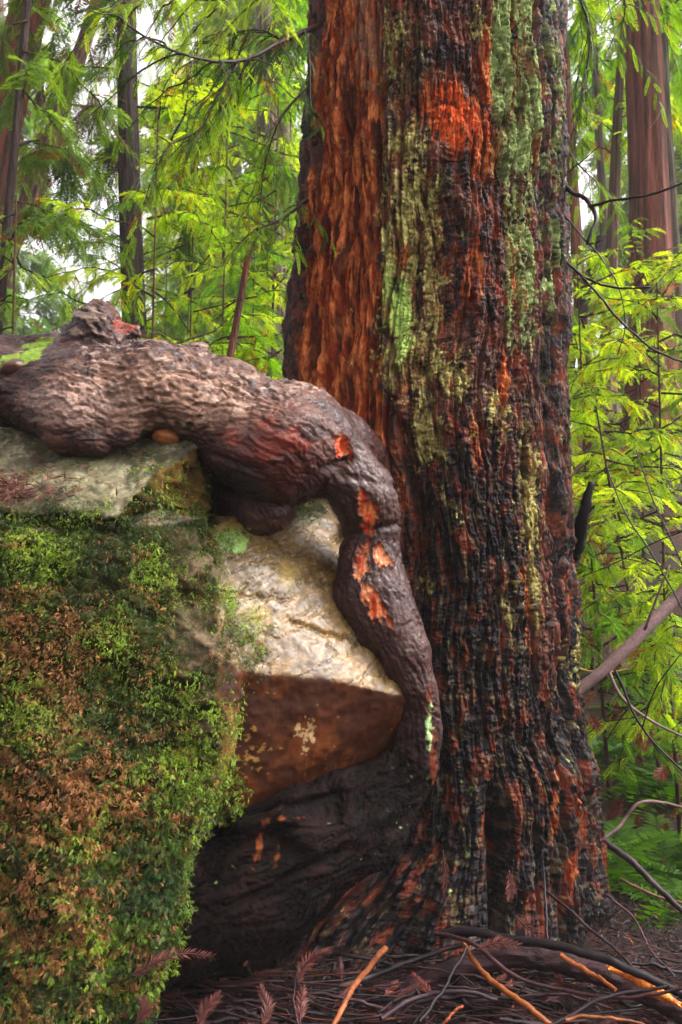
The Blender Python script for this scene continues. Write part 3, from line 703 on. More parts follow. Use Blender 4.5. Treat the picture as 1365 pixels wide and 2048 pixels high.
# ------------------------------------------------------------------ templates
def spray_T(n=16, ln=0.16, wd=0.022, ang=55, droop=0.12, taper=True, stem=0.006, seed=0):
    r = np.random.default_rng(seed); V = []; F = []; Sh = []
    xs = np.linspace(0.03, 1, n)
    zc = lambda x: -droop*x*x
    for i, x in enumerate(xs):
        L = ln*(0.55+0.9*math.sin(math.pi*min(1, 0.15+0.8*x)))*(r.uniform(0.85, 1.1)) if taper else ln
        for sd in (-1, 1):
            a = math.radians(ang+r.uniform(-8, 8)-12*x)
            dx, dy = math.cos(a)*L, math.sin(a)*L*sd
            z0 = zc(x); dz = r.uniform(-0.25, 0.12)*L
            nx, ny = -dy/L*wd*0.5, dx/L*wd*0.5
            b = len(V)
            V += [(x, 0, z0), (x+dx*0.45+nx, dy*0.45+ny, z0+dz*0.4+0.2*wd), (x+dx, dy, z0+dz), (x+dx*0.45-nx, dy*0.45-ny, z0+dz*0.4-0.1*wd)]
            F.append((b, b+1, b+2, b+3)); s_ = r.uniform(0.75, 1.2); Sh += [s_*0.9, s_, s_*1.1, s_]
    k = 5 if n > 8 else 2
    for i in range(k):
        b = len(V); x0, x1 = i/k, (i+1)/k
        w0, w1 = stem*(1-0.6*x0), stem*(1-0.6*x1)
        V += [(x0, -w0, zc(x0)+.001), (x0, w0, zc(x0)+.001), (x1, w1, zc(x1)+.001), (x1, -w1, zc(x1)+.001)]
        F.append((b, b+1, b+2, b+3)); Sh += [0.55]*4
    return np.array(V), np.array(F), np.array(Sh)
T_near = [spray_T(24, 0.12, 0.026, 50, 0.25, seed=i) for i in range(3)]
T_mid = [spray_T(13, 0.20, 0.055, 50, 0.2, seed=10+i) for i in range(3)]
T_far = [spray_T(7, 0.28, 0.11, 48, 0.15, seed=20+i) for i in range(3)]
T_dead = [spray_T(17, 0.17, 0.030, 42, 0.1, seed=30+i) for i in range(3)]
T_moss = [spray_T(6, 0.32, 0.12, 50, 0.5, stem=0.03, seed=40+i) for i in range(3)]
T_fern = [spray_T(22, 0.17, 0.05, 74, 0.5, stem=0.008, seed=50+i) for i in range(2)]

# ------------------------------------------------------------------ moss on the boulder
def build_moss():
    me = boulder.data; co, no = get_vn(me); U, V = UV(co); x, y, z = co.T
    zone = np.zeros(len(co)); U = U+55*fbm(x*7, y*7, z*7+13, 4, 0.65)
    wall = sm(V, 1020, 1075)*(1-sm(U, np.interp(V, [1000, 1180, 1345, 1420, 1600, 1700, 1850, 2000], [400, 400, 470, 400, 440, 410, 350, 300])-20, np.interp(V, [1000, 1180, 1345, 1420, 1600, 1700, 1850, 2000], [400, 400, 470, 400, 440, 410, 350, 300])+30))
    zone = wall
    # sparser around the bare brownish area
    zone = zone*(1-0.7*blob(U, V, 385, 1260, 60, 110))*(1-0.7*sm(U, 330, 430)*sm(fbm(x*10, y*10, z*10+6, 4, 0.65), -0.25, 0.25)*(V < 1620))*(1-0.5*blob(U, V, 400, 1480, 45, 120))
    zone = zone*(1-0.35*blob(U, V, 250, 1300, 80, 60))
    zone = np.maximum(zone, 0.35*sm(fbm(x*7, y*7, z*7, 3), 0.0, 0.5)*(V > 880)*(V < 1080)*(U < 400)*(U > -400))
    zone = np.maximum(zone, 0.9*sm(V, 1010, 1040)*(U > 220)*(U < 425)*(V < 1100)); zone = np.maximum(zone, 0.8*blob(U, V, 350, 990, 60, 60)); zone = np.maximum(zone, 0.95*sm(V, 985+25*fbm(x*6, y*6, z*6+3, 3), 1030)*(U < 235)*(V < 1090)); zone = np.maximum(zone, 0.55*blob(U, V, 430, 1200, 30, 120)); zone = np.maximum(zone, 0.5*blob(U, V, 330, 880, 0.1, .1))
    zone = np.maximum(zone, 0.8*blob(U, V, 590, 1010, 22, 26)); zone = np.maximum(zone, 0.35*blob(U, V, 640, 990, 30, 10))
    zone = np.maximum(zone, 0.9*blob(U, V, 500, 1285, 30, 55)*sm(fbm(x*14, y*14, z*14, 3), -0.4, 0.3)); zone = np.maximum(zone, 0.8*blob(U, V, 440, 1260, 40, 110)); zone = np.maximum(zone, 0.7*blob(U, V, 430, 1500, 28, 120)); zone = np.maximum(zone, 0.7*blob(U, V, 455, 1560, 22, 60, 15))
    zone = np.maximum(zone, 0.5*blob(U, V, 440, 1090, 50, 30))
    vis = (U > -260) & (U < 1000) & (V < 2250) & (y < 3.5)
    n = fbm(x*6, y*6, z*6+9, 3)
    wgt = zone*vis*np.clip(0.75+0.5*n, 0.1, 1.5)*np.clip(0.65-no[:, 1]*0.6+0.4*no[:, 2], 0, 1)
    cnt = 200000
    pr = wgt/wgt.sum(); id_ = rng.choice(len(co), cnt, p=pr)
    O = co[id_]+rng.normal(size=(cnt, 3))*0.004; Nn = no[id_]; Uo, Vo = U[id_], V[id_]
    clump = fbm(O[:, 0]*16, O[:, 1]*16, O[:, 2]*24, 3, 0.7)
    O += Nn*(0.012+0.028*np.clip(clump, -0.4, 1))[:, None]*(1-0.6*(Vo < 1060))[:, None]
    D = Nn*0.7+rand_unit(cnt)*0.75+np.array([0, 0, -0.55])
    # colour zones: rust v green
    rz = 0.75*blob(Uo, Vo, 80, 1300, 90, 75)+0.75*blob(Uo, Vo, 210, 1590, 130, 75)+0.5*blob(Uo, Vo, 60, 1560, 100, 90)+0.35*blob(Uo, Vo, 250, 1340, 60, 30)+0.45*blob(Uo, Vo, 40, 1850, 80, 150)+0.35*blob(Uo, Vo, 200, 1800, 90, 110)+0.2*(Vo > 1180)*(Uo < 260)
    rz = 0.8*rz+0.5*fbm(O[:, 0]*11, O[:, 1]*11, O[:, 2]*16, 5, 0.75)+0.2*rng.normal(size=cnt)
    rust = rz > 0.44
    gb = fbm(O[:, 0]*5, O[:, 1]*5, O[:, 2]*5+5, 3)
    cg = mixc(np.broadcast_to(lin('284010'), (cnt, 3)), lin('8aa82a'), sm(gb+rng.normal(size=cnt)*0.3, -0.3, 0.6))
    cg = mixc(cg, lin('2a4a1a'), sm(blob(Uo, Vo, 300, 1750, 120, 160)+0.3*gb, 0.3, 0.9)*0.7)
    cg = mixc(cg, lin('9aa050'), sm(blob(Uo, Vo, 150, 1440, 130, 50)+blob(Uo, Vo, 90, 1760, 120, 60)+0.4*gb, 0.5, 1)*0.45)
    cg = mixc(cg, lin('3a2418'), (rng.random(cnt) < 0.14)*0.9)
    cr = mixc(np.broadcast_to(lin('7a4a20'), (cnt, 3)), lin('bc8650'), rng.random(cnt))
    cr = mixc(cr, lin('5a2a16'), (rng.random(cnt) < 0.25)*0.8)
    sc = rng.uniform(0.006, 0.0125, cnt)*np.where(rng.random(cnt) < 0.05, 1.5, 1.0)*(0.8+0.5*sm(Vo, 1300, 1900))
    ups = rand_unit(cnt)*0.8+Nn
    for nm, sel, col, lab in (('green_moss', ~rust, cg, 'green feathery moss covering the front of the boulder'), ('rust_moss', rust, cr, 'rust orange dried moss in patches on the front of the boulder')):
        b = Buf(); ii = np.where(sel)[0]
        for k in range(3):
            j = ii[k::3]; b.stamp(T_moss[k], O[j], D[j], ups[j], sc[j], col[j])
        o = b.build(nm, M_moss); tag(o, lab, 'moss', kind='stuff')
build_moss()

# ------------------------------------------------------------------ pebbles caught in the burl
def pebble(px, py, Y, rx, ry, rz, col, lab, rot=0.2):
    bm = bmesh.new(); bmesh.ops.create_icosphere(bm, subdivisions=4, radius=1)
    V = np.array([v.co[:] for v in bm.verts]); F = np.array([[v.index for v in f.verts] for f in bm.faces]); bm.free()
    V *= (1+0.10*fbm(V[:, 0]*1.3, V[:, 1]*1.3, V[:, 2]*1.3+px, 3))[:, None]
    V *= np.array([rx, ry, rz]); c, s = math.cos(rot), math.sin(rot)
    V = np.stack([V[:, 0]*c-V[:, 2]*s, V[:, 1], V[:, 0]*s+V[:, 2]*c], 1)
    o = mesh_from('pebble', V, F, M_pebble, col=mixc(np.broadcast_to(lin(col), (len(V), 3)), lin('3c2216'), sm(fbm(V[:, 0]*40, V[:, 1]*40, V[:, 2]*40, 3), 0, 0.6)*0.7))
    o.location = [float(v) for v in P(px, py, Y)]; tag(o, lab, 'pebble'); return o
pebble(332, 874, 2.925, 0.045, 0.035, 0.028, '8a5226', 'smooth brown pebble gripped between the burl and the pale slab', -0.15)
pebble(30, 738, 2.93, 0.045, 0.05, 0.03, '3e2418', 'dark rounded pebble sunk in moss at the left end of the burl', 0.3)

# ------------------------------------------------------------------ living branches of the big redwood
def twig_with_sprays(path, r0, lab, root, nside, slen, Ts, cols, spread=1.0, hang=0.5, side=(20, 70), ssc=0.12, mat=M_needle, woody='2a1a14', name='branch', sub=True, start=0.1, dens=9):
    """branch tube > needles. path: world points. side twigs with sprays along them"""
    path = np.asarray(path); wood = Buf(); nd = Buf()
    wood.tube(path, np.linspace(r0, r0*0.25, len(path)), lin(woody), 7, 0.08)
    L = np.linalg.norm(np.diff(path, axis=0), axis=1).sum()
    O = []; D = []; Z = []; SC = []
    def along(p, n0, n1, n, sc, hg):
        tt = np.linspace(n0, n1, n); k = len(p)-1
        for j, t in enumerate(tt):
            i = min(int(t*k), k-1); q = p[i]+(p[i+1]-p[i])*(t*k-i); tg = p[i+1]-p[i]; tg = tg/(np.linalg.norm(tg)+1e-9)
            sd = np.cross(tg, [0, 0, 1.0]); sd /= np.linalg.norm(sd)+1e-9
            s_ = 1 if j % 2 else -1
            dd = tg*rng.uniform(0.5, 0.95)+sd*s_*rng.uniform(0.5, 1)*spread+np.array([0, 0, -hg*rng.uniform(0.4, 1.3)])+rng.normal(size=3)*0.12
            O.append(q); D.append(dd); Z.append(np.array([0, 0, 1.0])+rng.normal(size=3)*0.35); SC.append(sc*rng.uniform(0.6, 1.15))
        O.append(p[-1]); D.append(p[-1]-p[-2]); Z.append(np.array([0, 0, 1.0])+rng.normal(size=3)*0.3); SC.append(sc)
    along(path, start, 1, max(3, int(dens*L/0.4)), ssc, hang)
    k = len(path)-1
    for j in range(nside):
        t = start+(1-start)*(j+rng.uniform(0.2, 0.8))/nside; i = min(int(t*k), k-1)
        q = path[i]+(path[i+1]-path[i])*(t*k-i); tg = path[i+1]-path[i]; tg /= np.linalg.norm(tg)
        sd = np.cross(tg, [0, 0, 1.0]); sd /= np.linalg.norm(sd)+1e-9; s_ = 1 if j % 2 else -1
        d0 = tg*rng.uniform(0.3, 0.9)+sd*s_*rng.uniform(0.3, 0.9)*spread; d0 /= np.linalg.norm(d0)
        ln = slen*rng.uniform(0.5, 1.15)*(1-0.4*t)
        u = np.linspace(0, 1, 9)[:, None]
        p = q+d0*ln*u+np.array([0, 0, -1.0])*hang*ln*u**1.7+np.cumsum(rng.normal(size=(9, 3))*0.006, 0)
        wood.tube(p, np.linspace(r0*0.35, r0*0.1, 9), lin(woody), 5)
        along(p, 0.12, 1, max(4, int(dens*ln/0.4)), ssc, hang*0.8)
    O, D, Z, SC = map(np.array, (O, D, Z, SC)); n = len(O)
    f = rng.random(n)**1.2; cc = mixc(np.broadcast_to(lin(cols[0]), (n, 3)), lin(cols[1]), f)
    if len(cols) > 2: cc = mixc(cc, lin(cols[2]), (rng.random(n) < 0.06)*1.0)
    pick = rng.integers(0, len(Ts), n)
    for q in range(len(Ts)):
        m = pick == q; nd.stamp(Ts[q], O[m], D[m], Z[m], SC[m], cc[m])
    b = wood.build(name, M_stick, root)
    if lab: b['label'] = lab
    nd.build('needles', mat, b)
    return b
GN = ('2a4a0a', '86a81a', '6a3414'); GD = ('0e2408', '3a5c14', '5a2a12'); GL = ('5c8210', 'b2c820', '6a3a14')
def PW(*pts): return spline([P(*p) for p in pts], 14)
br = [
    (PW((640, 50, 3.75), (560, 85, 3.45), (480, 122, 3.25), (400, 118, 3.1), (310, 85, 3.0), (240, 40, 2.95)), GD, 'dark leafy branch leaving the trunk at upper left', 0.012, 13, 0.42, .9),
    (PW((480, 122, 3.25), (430, 200, 3.2), (400, 260, 3.15), (330, 300, 3.1), (310, 360, 3.1)), GN, 'hanging leafy branch left of the trunk', 0.006, 8, 0.30, .9),
    (PW((625, -40, 3.7), (540, -20, 3.5), (430, 0, 3.3), (330, -10, 3.2), (200, 20, 3.1)), GL, 'bright leafy branch along the upper edge', 0.010, 12, 0.40, .8),
    (PW((500, 110, 3.3), (460, 200, 3.3), (445, 225, 3.3), (400, 290, 3.3), (395, 350, 3.35)), GL, 'pale green drooping branch tips', 0.005, 6, 0.26, .8),
    (PW((615, 400, 3.8), (560, 440, 3.6), (490, 476, 3.5), (470, 500, 3.5)), GN, 'short branch leaving the trunk at mid height', 0.009, 5, 0.26, .8),
    (PW((620, 170, 3.85), (560, 240, 3.7), (530, 330, 3.65), (520, 420, 3.6)), GN, 'drooping branch close against the trunk', 0.006, 7, 0.28, .8),
    (PW((620, 60, 3.85), (570, 80, 3.8), (520, 60, 3.7), (450, 70, 3.7)), GD, 'shaded branch behind the upper left branch', 0.008, 9, 0.34, .8),
]
for p, cc, lab, r0, ns, sl, hg in br:
    twig_with_sprays(p, r0, lab, redwood, ns+4, sl, T_near, cc, hang=hg*0.7, ssc=0.085, dens=17)
brr = [
    (PW((1105, -60, 4.0), (1150, -20, 3.9), (1180, 60, 3.9), (1170, 160, 3.9), (1150, 260, 3.9)), GD, 'dark leafy branch hanging down the right side of the trunk', 0.008, 11, 0.36, .9),
    (PW((1105, -90, 4.1), (1190, -60, 4.2), (1250, 0, 4.3), (1240, 80, 4.4)), GN, 'leafy branch over the upper right corner', 0.008, 10, 0.45, .8),
    (PW((1110, 250, 4.1), (1150, 320, 4.1), (1200, 370, 4.1), (1230, 400, 4.1)), GN, 'leafy branch beside the right edge of the bark', 0.006, 7, 0.25, .9),
]
for p, cc, lab, r0, ns, sl, hg in brr:
    twig_with_sprays(p, r0, lab, redwood, ns, sl, T_near, cc, hang=hg*0.7, ssc=0.09, dens=16)
# bare dark branches on the right
def bare(paths, lab, col='1d1614', root=redwood, name='branch'):
    b = Buf()
    for pts, r0, r1 in paths:
        p = spline([P(*q) for q in pts], 8+4*len(pts)); p += np.cumsum(rng.normal(size=p.shape)*0.0015, 0)
        b.tube(p, np.linspace(r0, r1, len(p)), lin(col), 7, 0.1)
    o = b.build(name, M_stick, root)
    if lab: o['label'] = lab
    return o
bare([([(1108, 362, 3.95), (1140, 385, 3.8), (1168, 400, 3.7), (1183, 420, 3.65), (1190, 445, 3.62), (1180, 470, 3.6), (1172, 492, 3.6)], .012, .007),
      ([(1183, 412, 3.66), (1225, 398, 3.6), (1290, 388, 3.55), (1340, 370, 3.5), (1400, 345, 3.5)], .006, .004), ([(1178, 488, 3.6), (1195, 487, 3.58), (1203, 486, 3.56)], .004, .003)], 'bare forked grey branch at mid height')
bare([([(1112, 495, 4.0), (1140, 530, 3.8), (1180, 560, 3.75), (1230, 575, 3.7), (1302, 574, 3.65)], .007, .004),
      ([(1150, 538, 3.8), (1200, 590, 3.7), (1260, 660, 3.6), (1330, 710, 3.5), (1400, 740, 3.45)], .005, .004)], 'thin bare branch crossing towards the right edge')
bare([([(1112, 410, 4.0), (1150, 460, 3.9), (1200, 520, 3.85), (1240, 600, 3.8), (1245, 660, 3.8), (1230, 720, 3.8)], .004, .002), ([(1112, 430, 4.0), (1130, 480, 3.95), (1145, 520, 3.9)], .003, .002), ([(1108, 370, 4.), (1150, 335, 3.9), (1196, 296, 3.8)], .003, .002)], 'hair-thin drooping twig')
bare([([(1125, 1130, 4.0), (1158, 1085, 3.9), (1170, 1040, 3.85), (1180, 1000, 3.83), (1189, 972, 3.82)], .050, .014), ([(1172, 1030, 3.85), (1186, 1015, 3.83), (1190, 1010, 3.83)], .012, .005)], 'broken black branch stub jutting up', '100c0c', name='branch_stub')

# ------------------------------------------------------------------ background vegetation
def bg_tree(name, lab, p_lo, p_hi, r, top, crown, cat='tree', group=None, col='4a342c', nb=26, bl=1.6, ssc=0.34, Ts=T_mid, dens=3.2, zmin=None, cols=('3d5a16', '88a82a'), r_top=0.45, hang=0.35, mat=M_far, colvar='2c2422', bend=0.1, trunk_n=10, sub=0):
    """p_lo, p_hi: two points (px,py,Y) the trunk axis passes through; grows from the ground to `top` m"""
    a = P(*p_lo); b = P(*p_hi); dz = b[2]-a[2]; ax = (b-a)/dz
    z0 = float(g_h(a[0], a[1]))
    z0 = float(g_h(*(a+ax*(z0-a[2]))[:2]))-0.15
    base = a+ax*(z0-a[2])
    t = root = empty(name, base); tag(t, lab, cat, group)
    zz = np.linspace(0, top, 26); ph = rng.uniform(0, 6)
    pts = ax[None]*zz[:, None]+np.stack([bend*r*np.sin(zz*0.8+ph), 0*zz, 0*zz], 1)
    pts[0] = 0
    # trunk with fluted bark
    n = 36; th = np.arange(n)*2*math.pi/n
    rad = r*(1-(1-r_top)*zz/top)*(1+0.5*np.exp(-zz/0.5))
    V = []; 
    zf = np.linspace(0, top, 90); pf = np.stack([np.interp(zf, zz, pts[:, i]) for i in range(3)], 1); rf = np.interp(zf, zz, rad)
    TH = np.tile(th, 90); ZF = np.repeat(zf, n)
    dsp = 1+0.10*fbm(np.cos(TH)*3, np.sin(TH)*3, ZF*0.25+ph, 3)-0.10*crack(perlin(np.cos(TH)*6, np.sin(TH)*6, ZF*0.3+ph), 0.15)
    RR = np.repeat(rf, n)*dsp; PF = np.repeat(pf, n, 0)
    V = PF+np.stack([RR*np.cos(TH), RR*np.sin(TH), 0*RR], 1)
    i = np.arange(89)[:, None]*n; j = np.arange(n)[None]
    F = np.stack([i+j, i+(j+1) % n, i+n+(j+1) % n, i+n+j], -1).reshape(-1, 4)
    cc = mixc(np.broadcast_to(lin(col), (len(V), 3)), lin(colvar), sm(fbm(np.cos(TH)*4, np.sin(TH)*4, ZF*0.5+ph, 3), -0.1, 0.5)*0.8)
    mesh_from('trunk', V, F, M_bgbark, col=cc, parent=root)
    if not crown: return root
    z1, z2 = crown; wood = Buf(); nd = Buf(); O = []; D = []; Z = []; SC = []; CI = []
    for q in range(nb):
        z = z1+(z2-z1)*(q+rng.uniform(0, 1))/nb
        c0 = np.array([np.interp(z, zz, pts[:, i]) for i in range(3)])
        an = rng.uniform(0, 2*math.pi); d0 = np.array([math.cos(an), math.sin(an), rng.uniform(-0.25, 0.75)])
        ln = bl*rng.uniform(0.5, 1.1)*(1.0-0.45*(z-z1)/(z2-z1+1e-6))
        u = np.linspace(0, 1, 8)[:, None]
        p = c0+d0*ln*u+np.array([0, 0, -1.0])*hang*rng.uniform(0.5, 2.0)*ln*u**2+np.cumsum(rng.normal(size=(8, 3))*0.03*ln, 0)
        wood.tube(p, np.linspace(0.004+0.006*ln, 0.003, 8), lin('3a2c20'), 5)
        tw = [(p, ln)]
        ns = max(2, int(ln*3.0))
        for s_ in range(ns):
            t_ = rng.uniform(0.2, 0.95); i_ = min(int(t_*7), 6); qq = p[i_]+(p[i_+1]-p[i_])*(t_*7-i_)
            tg = p[i_+1]-p[i_]; tg /= np.linalg.norm(tg); sd = np.cross(tg, [0, 0, 1.]); sd /= np.linalg.norm(sd)+1e-9
            dd = tg*rng.uniform(0.3, 0.9)+sd*(1 if s_ % 2 else -1)*rng.uniform(0.4, 0.9); l2 = ln*rng.uniform(0.25, 0.5)*(1.1-0.5*t_)
            pp = qq+dd*l2*u+np.array([0, 0, -1.0])*hang*1.3*l2*u**2
            wood.tube(pp, np.linspace(0.005, 0.002, 8), lin('2a201b'), 4, cap=False); tw.append((pp, l2))
        cl = rng.random()
        for pp, l2 in tw:
            m = max(3, int(dens*l2/ssc*2.2))
            tt = rng.uniform(0.12, 1, m)*7; ii = np.minimum(tt.astype(int), 6); fr = (tt-ii)[:, None]
            o_ = pp[ii]*(1-fr)+pp[ii+1]*fr; tg = pp[ii+1]-pp[ii]; tg /= np.linalg.norm(tg, axis=1)[:, None]
            sd = np.cross(tg, np.array([0, 0, 1.])); sg = np.where(np.arange(m) % 2, 1, -1)[:, None]
            D.append(tg*rng.uniform(0.4, 1, (m, 1))+sd*sg*rng.uniform(0.4, 1, (m, 1))+np.array([0, 0, -0.35])*rng.uniform(0.2, 1.4, (m, 1))*(1+hang)+rng.normal(size=(m, 3))*0.15)
            O.append(o_); Z.append(np.array([0, 0, 1.])+rng.normal(size=(m, 3))*0.35); SC.append(ssc*rng.uniform(0.55, 1.15, m)); CI.append(np.clip(cl*0.5+rng.random(m)*0.6, 0, 1))
    O = np.concatenate(O); D = np.concatenate(D); Z = np.concatenate(Z); SC = np.concatenate(SC); CI = np.concatenate(CI)
    cc = mixc(np.broadcast_to(lin(cols[0]), (len(O), 3)), lin(cols[1]), CI)
    if len(cols) > 2: cc = mixc(cc, lin(cols[2]), (rng.random(len(O)) < 0.07)*1.0)
    pick = rng.integers(0, len(Ts), len(O))
    for q in range(len(Ts)):
        m = pick == q; nd.stamp(Ts[q], O[m], D[m], Z[m], SC[m], cc[m])
    cr = wood.build('crown', M_bgbark, root)
    nd.build('needles', mat, cr)
    return root
DK = ('34501e', '5e7c30', '6a4030'); MG = ('285010', '7cae22', '7a4a24'); LG = ('3c700e', 'b8d028', '8a5a28'); GR = ('3f5c2c', '8aa862', '6a4a34')
# left side
bg_tree('redwood_tree', 'thick leaning redwood trunk at the upper left corner', (-62, 500, 9), (66, 0, 9), 0.27, 11, (3.6, 10.5), nb=14, bl=2.0, cols=DK, ssc=0.30, col='6a3a2a', hang=0.5)
bg_tree('redwood_tree', 'slender brown tree leaning right in front of pale sky at far left', (0, 560, 10), (130, 190, 10), 0.13, 10, (4.9, 9.5), nb=12, bl=1.8, cols=('3e3432', '6a5c54'), ssc=0.30, col='6a5044', hang=0.5)
bg_tree('redwood_tree', 'dark upright trunk standing between the left sky gap and the hanging branches', (268, 560, 8.5), (256, 100, 8.5), 0.14, 10, (4.3, 9.8), nb=18, bl=1.9, cols=DK, ssc=0.28, col='3a302c', hang=0.45)
bg_tree('redwood_tree', 'thin dark pole of a tree crossing the thick leaning trunk', (20, 400, 7), (52, 40, 7), 0.05, 8, (3.4, 7.5), nb=18, bl=1.3, cols=DK, ssc=0.24, col='3a2c28')
bg_tree('sapling', 'small brown-stemmed sapling with bare twigs just left of the big trunk', (458, 720, 6), (478, 610, 6), 0.045, 3.6, (1.6, 3.3), nb=16, bl=1.0, cols=MG, ssc=0.15, dens=1.5, col='6a4030', cat='sapling')
bg_tree('redwood_tree', 'faint pale trunk seen high between the hanging branches and the big trunk', (545, 400, 17), (530, 50, 17), 0.26, 15, (5, 14.5), nb=20, bl=3.0, cols=MG, ssc=0.5, Ts=T_far, col='8a7a70', hang=0.4)
L = [('warm yellow-green sapling between the dark upright trunk and the small brown-stemmed one', 375, 9.2, 6.2, LG, 1.8), ('far yellow-green sapling glowing behind the broad bright one', 325, 12.5, 7.5, LG, 2.4), ('broad bright green sapling behind the peak of the burl', 300, 6.6, 5.0, LG, 1.5), ('bright sapling filling the gap left of the big trunk', 440, 7.4, 5.6, MG, 1.6), ('yellow-green sapling directly against the left edge of the big trunk', 540, 8.2, 5.5, LG, 1.7),
     ('grey-green sapling at the left edge above the burl', 20, 5.8, 3.9, GR, 1.1), ('low green sapling between the left edge and the burl peak', 60, 7.2, 2.9, MG, 1.4), ('airy green sapling under the dark upright trunk', 250, 8.6, 4.2, MG, 1.6), ('soft green sapling behind the small brown-stemmed one', 500, 10.5, 6.0, LG, 2.0), ('tall thin sapling in the middle of the left view', 370, 11.5, 7.2, GR, 2.1)]
for lab, px, Y, top, cc, bl in L:
    bg_tree('sapling', lab, (px, 900, Y), (px+10, 500, Y), 0.013, top, (0.9, top-0.1), nb=26, bl=bl, cols=cc, ssc=0.12, dens=2.0, cat='sapling', col='5a4030', hang=0.25)
# right side
bg_tree('redwood_tree', 'massive redwood with plum brown bark standing on the right slope', (1300, 640, 10.5), (1288, 100, 10.5), 0.27, 12, (4.6, 11.5), nb=26, bl=1.8, cols=MG, ssc=0.26, col='724438', hang=0.6)
bg_tree('redwood_tree', 'greyer redwood trunk tight behind the massive one on the right slope', (1332, 640, 11.3), (1316, 200, 11.3), 0.22, 12, (5.5, 11.5), nb=14, bl=1.6, cols=GR, ssc=0.28, col='4a4034', hang=0.5)
bg_tree('redwood_tree', 'dark trunk leaning right just beside the bark of the big redwood', (1125, 760, 9), (1190, 520, 9), 0.12, 3.6, (2.6, 3.5), nb=8, bl=1.0, cols=GR, ssc=0.2, col='33282c')
bg_tree('redwood_tree', 'short reddish trunk beside the dark leaning trunk', (1176, 780, 9.6), (1166, 640, 9.6), 0.085, 7, (4.8, 6.8), nb=12, bl=1.0, cols=LG, ssc=0.22, col='6a4434')
bg_tree('redwood_tree', 'pale pinkish trunk between the reddish trunk and the massive redwood', (1208, 780, 13), (1220, 560, 13), 0.12, 6, (4, 5.9), nb=14, bl=1.6, cols=LG, ssc=0.3, col='6a5048')
bg_tree('redwood_tree', 'green-crowned redwood behind the upper right branches', (1215, 600, 14), (1190, 100, 14), 0.08, 13, (5.5, 12.6), nb=34, bl=2.2, cols=MG, ssc=0.36, col='6a5a50', hang=0.55)
Rr = [('bright sapling leaning over the slope at the right edge', 1330, 6.2, 3.3, LG, 1.1), ('yellow-green sapling beside the right edge of the big trunk', 1180, 6.8, 3.5, LG, 1.2), ('layered green sapling in the middle of the right slope', 1260, 5.6, 2.5, LG, 0.95),
      ('lime sapling below the massive redwood', 1290, 8.2, 3.2, LG, 1.4), ('low sapling behind the broken black stub', 1190, 5.4, 2.0, MG, 0.8), ('grey-green sapling on the far right slope', 1370, 7.4, 3.2, GR, 1.2), ('pale green sapling under the reddish trunk', 1160, 8.6, 3.2, LG, 1.3),
      ('tiny lime sapling above the grey fallen pole', 1330, 5.0, 1.7, LG, 0.65)]
for lab, px, Y, top, cc, bl in Rr:
    bg_tree('sapling', lab, (px, 1200, Y), (px+10*rng.normal()*3, 700, Y), 0.012, top, (0.3*top, top-0.05), nb=26, bl=bl, cols=cc, ssc=0.12, dens=2.2, cat='sapling', col='4a3028', hang=0.22)
# distant forest: copies of three trees
far = []
for k, (cc, tc) in enumerate(((LG, '8a7668'), (MG, '7a6a60'), (GR, '8a7e76'))):
    far.append(bg_tree('redwood_tree', 'x', (682, 1000, 30), (690, 500, 30), 0.3, 19, (2, 18.6), nb=64, bl=3.6, cols=cc, ssc=0.75, Ts=T_far, col=tc, dens=2.0, hang=0.35))
spots = []
for k in range(16):
    px = (rng.uniform(-350, 20) if k % 4 == 1 else rng.uniform(420, 640)) if k % 2 else rng.uniform(1240, 1700)
    Y = rng.uniform(20, 46); spots.append((px, Y))
for k, (px, Y) in enumerate(spots):
    src = far[k % 3]
    if k < 3: t = src
    else:
        t = src.copy(); C.objects.link(t)
        for ch in src.children:
            c1 = ch.copy(); C.objects.link(c1); c1.parent = t
            for g in ch.children:
                c2 = g.copy(); C.objects.link(c2); c2.parent = c1
    x = (px-682.5)*K*Y; t.location = (x, Y, float(g_h(x, Y))-0.1); s_ = rng.uniform(0.8, 1.2); t.scale = (s_, s_, s_); t.rotation_euler = (0, 0, rng.uniform(0, 6.28))
    left = px < 700
    tag(t, 'hazy distant redwood closing the view left of the big trunk' if left else 'hazy distant redwood closing the view right of the big trunk', 'tree', 'distant redwoods left of the big trunk' if left else 'distant redwoods right of the big trunk')

# ferns on the right slope
def make_fern(n, ln):
    b = Buf(); th = np.linspace(0, 2*math.pi, n, endpoint=False)+rng.uniform(-.2, .2, n)
    D = np.stack([np.cos(th), np.sin(th), rng.uniform(0.4, 0.9, n)], 1)
    cc = mixc(np.broadcast_to(lin('22400c'), (n, 3)), lin('4c721a'), rng.random(n))
    for k in range(2):
        j = np.arange(n)[k::2]; b.stamp(T_fern[k], np.zeros((len(j), 3)), D[j], np.tile([0, 0, 1.], (len(j), 1)), ln*rng.uniform(0.7, 1.1, len(j)), cc[j])
    t = Buf(); t.tube([(0, 0, -0.08), (0, 0, 0.03)], 0.025, lin('3a2418'), 6)
    return b, t
fsp = [(1240, 4.9, 'bright fern low on the slope beside the trunk base'), (1330, 4.6, 'fern at the right edge above the twig pile'), (1290, 5.6, 'fern below the grey fallen pole'), (1370, 5.4, 'fern half cut by the right edge'), (1200, 6.0, 'fern tucked beside the trunk flare'),
       (1340, 6.4, 'fern in shade under the saplings'), (1250, 7.0, 'small fern farther up the right slope'), (1210, 4.4, 'fern touching the flared base of the big trunk'), (1350, 4.1, 'fern nearest the twig pile in the lower right')]
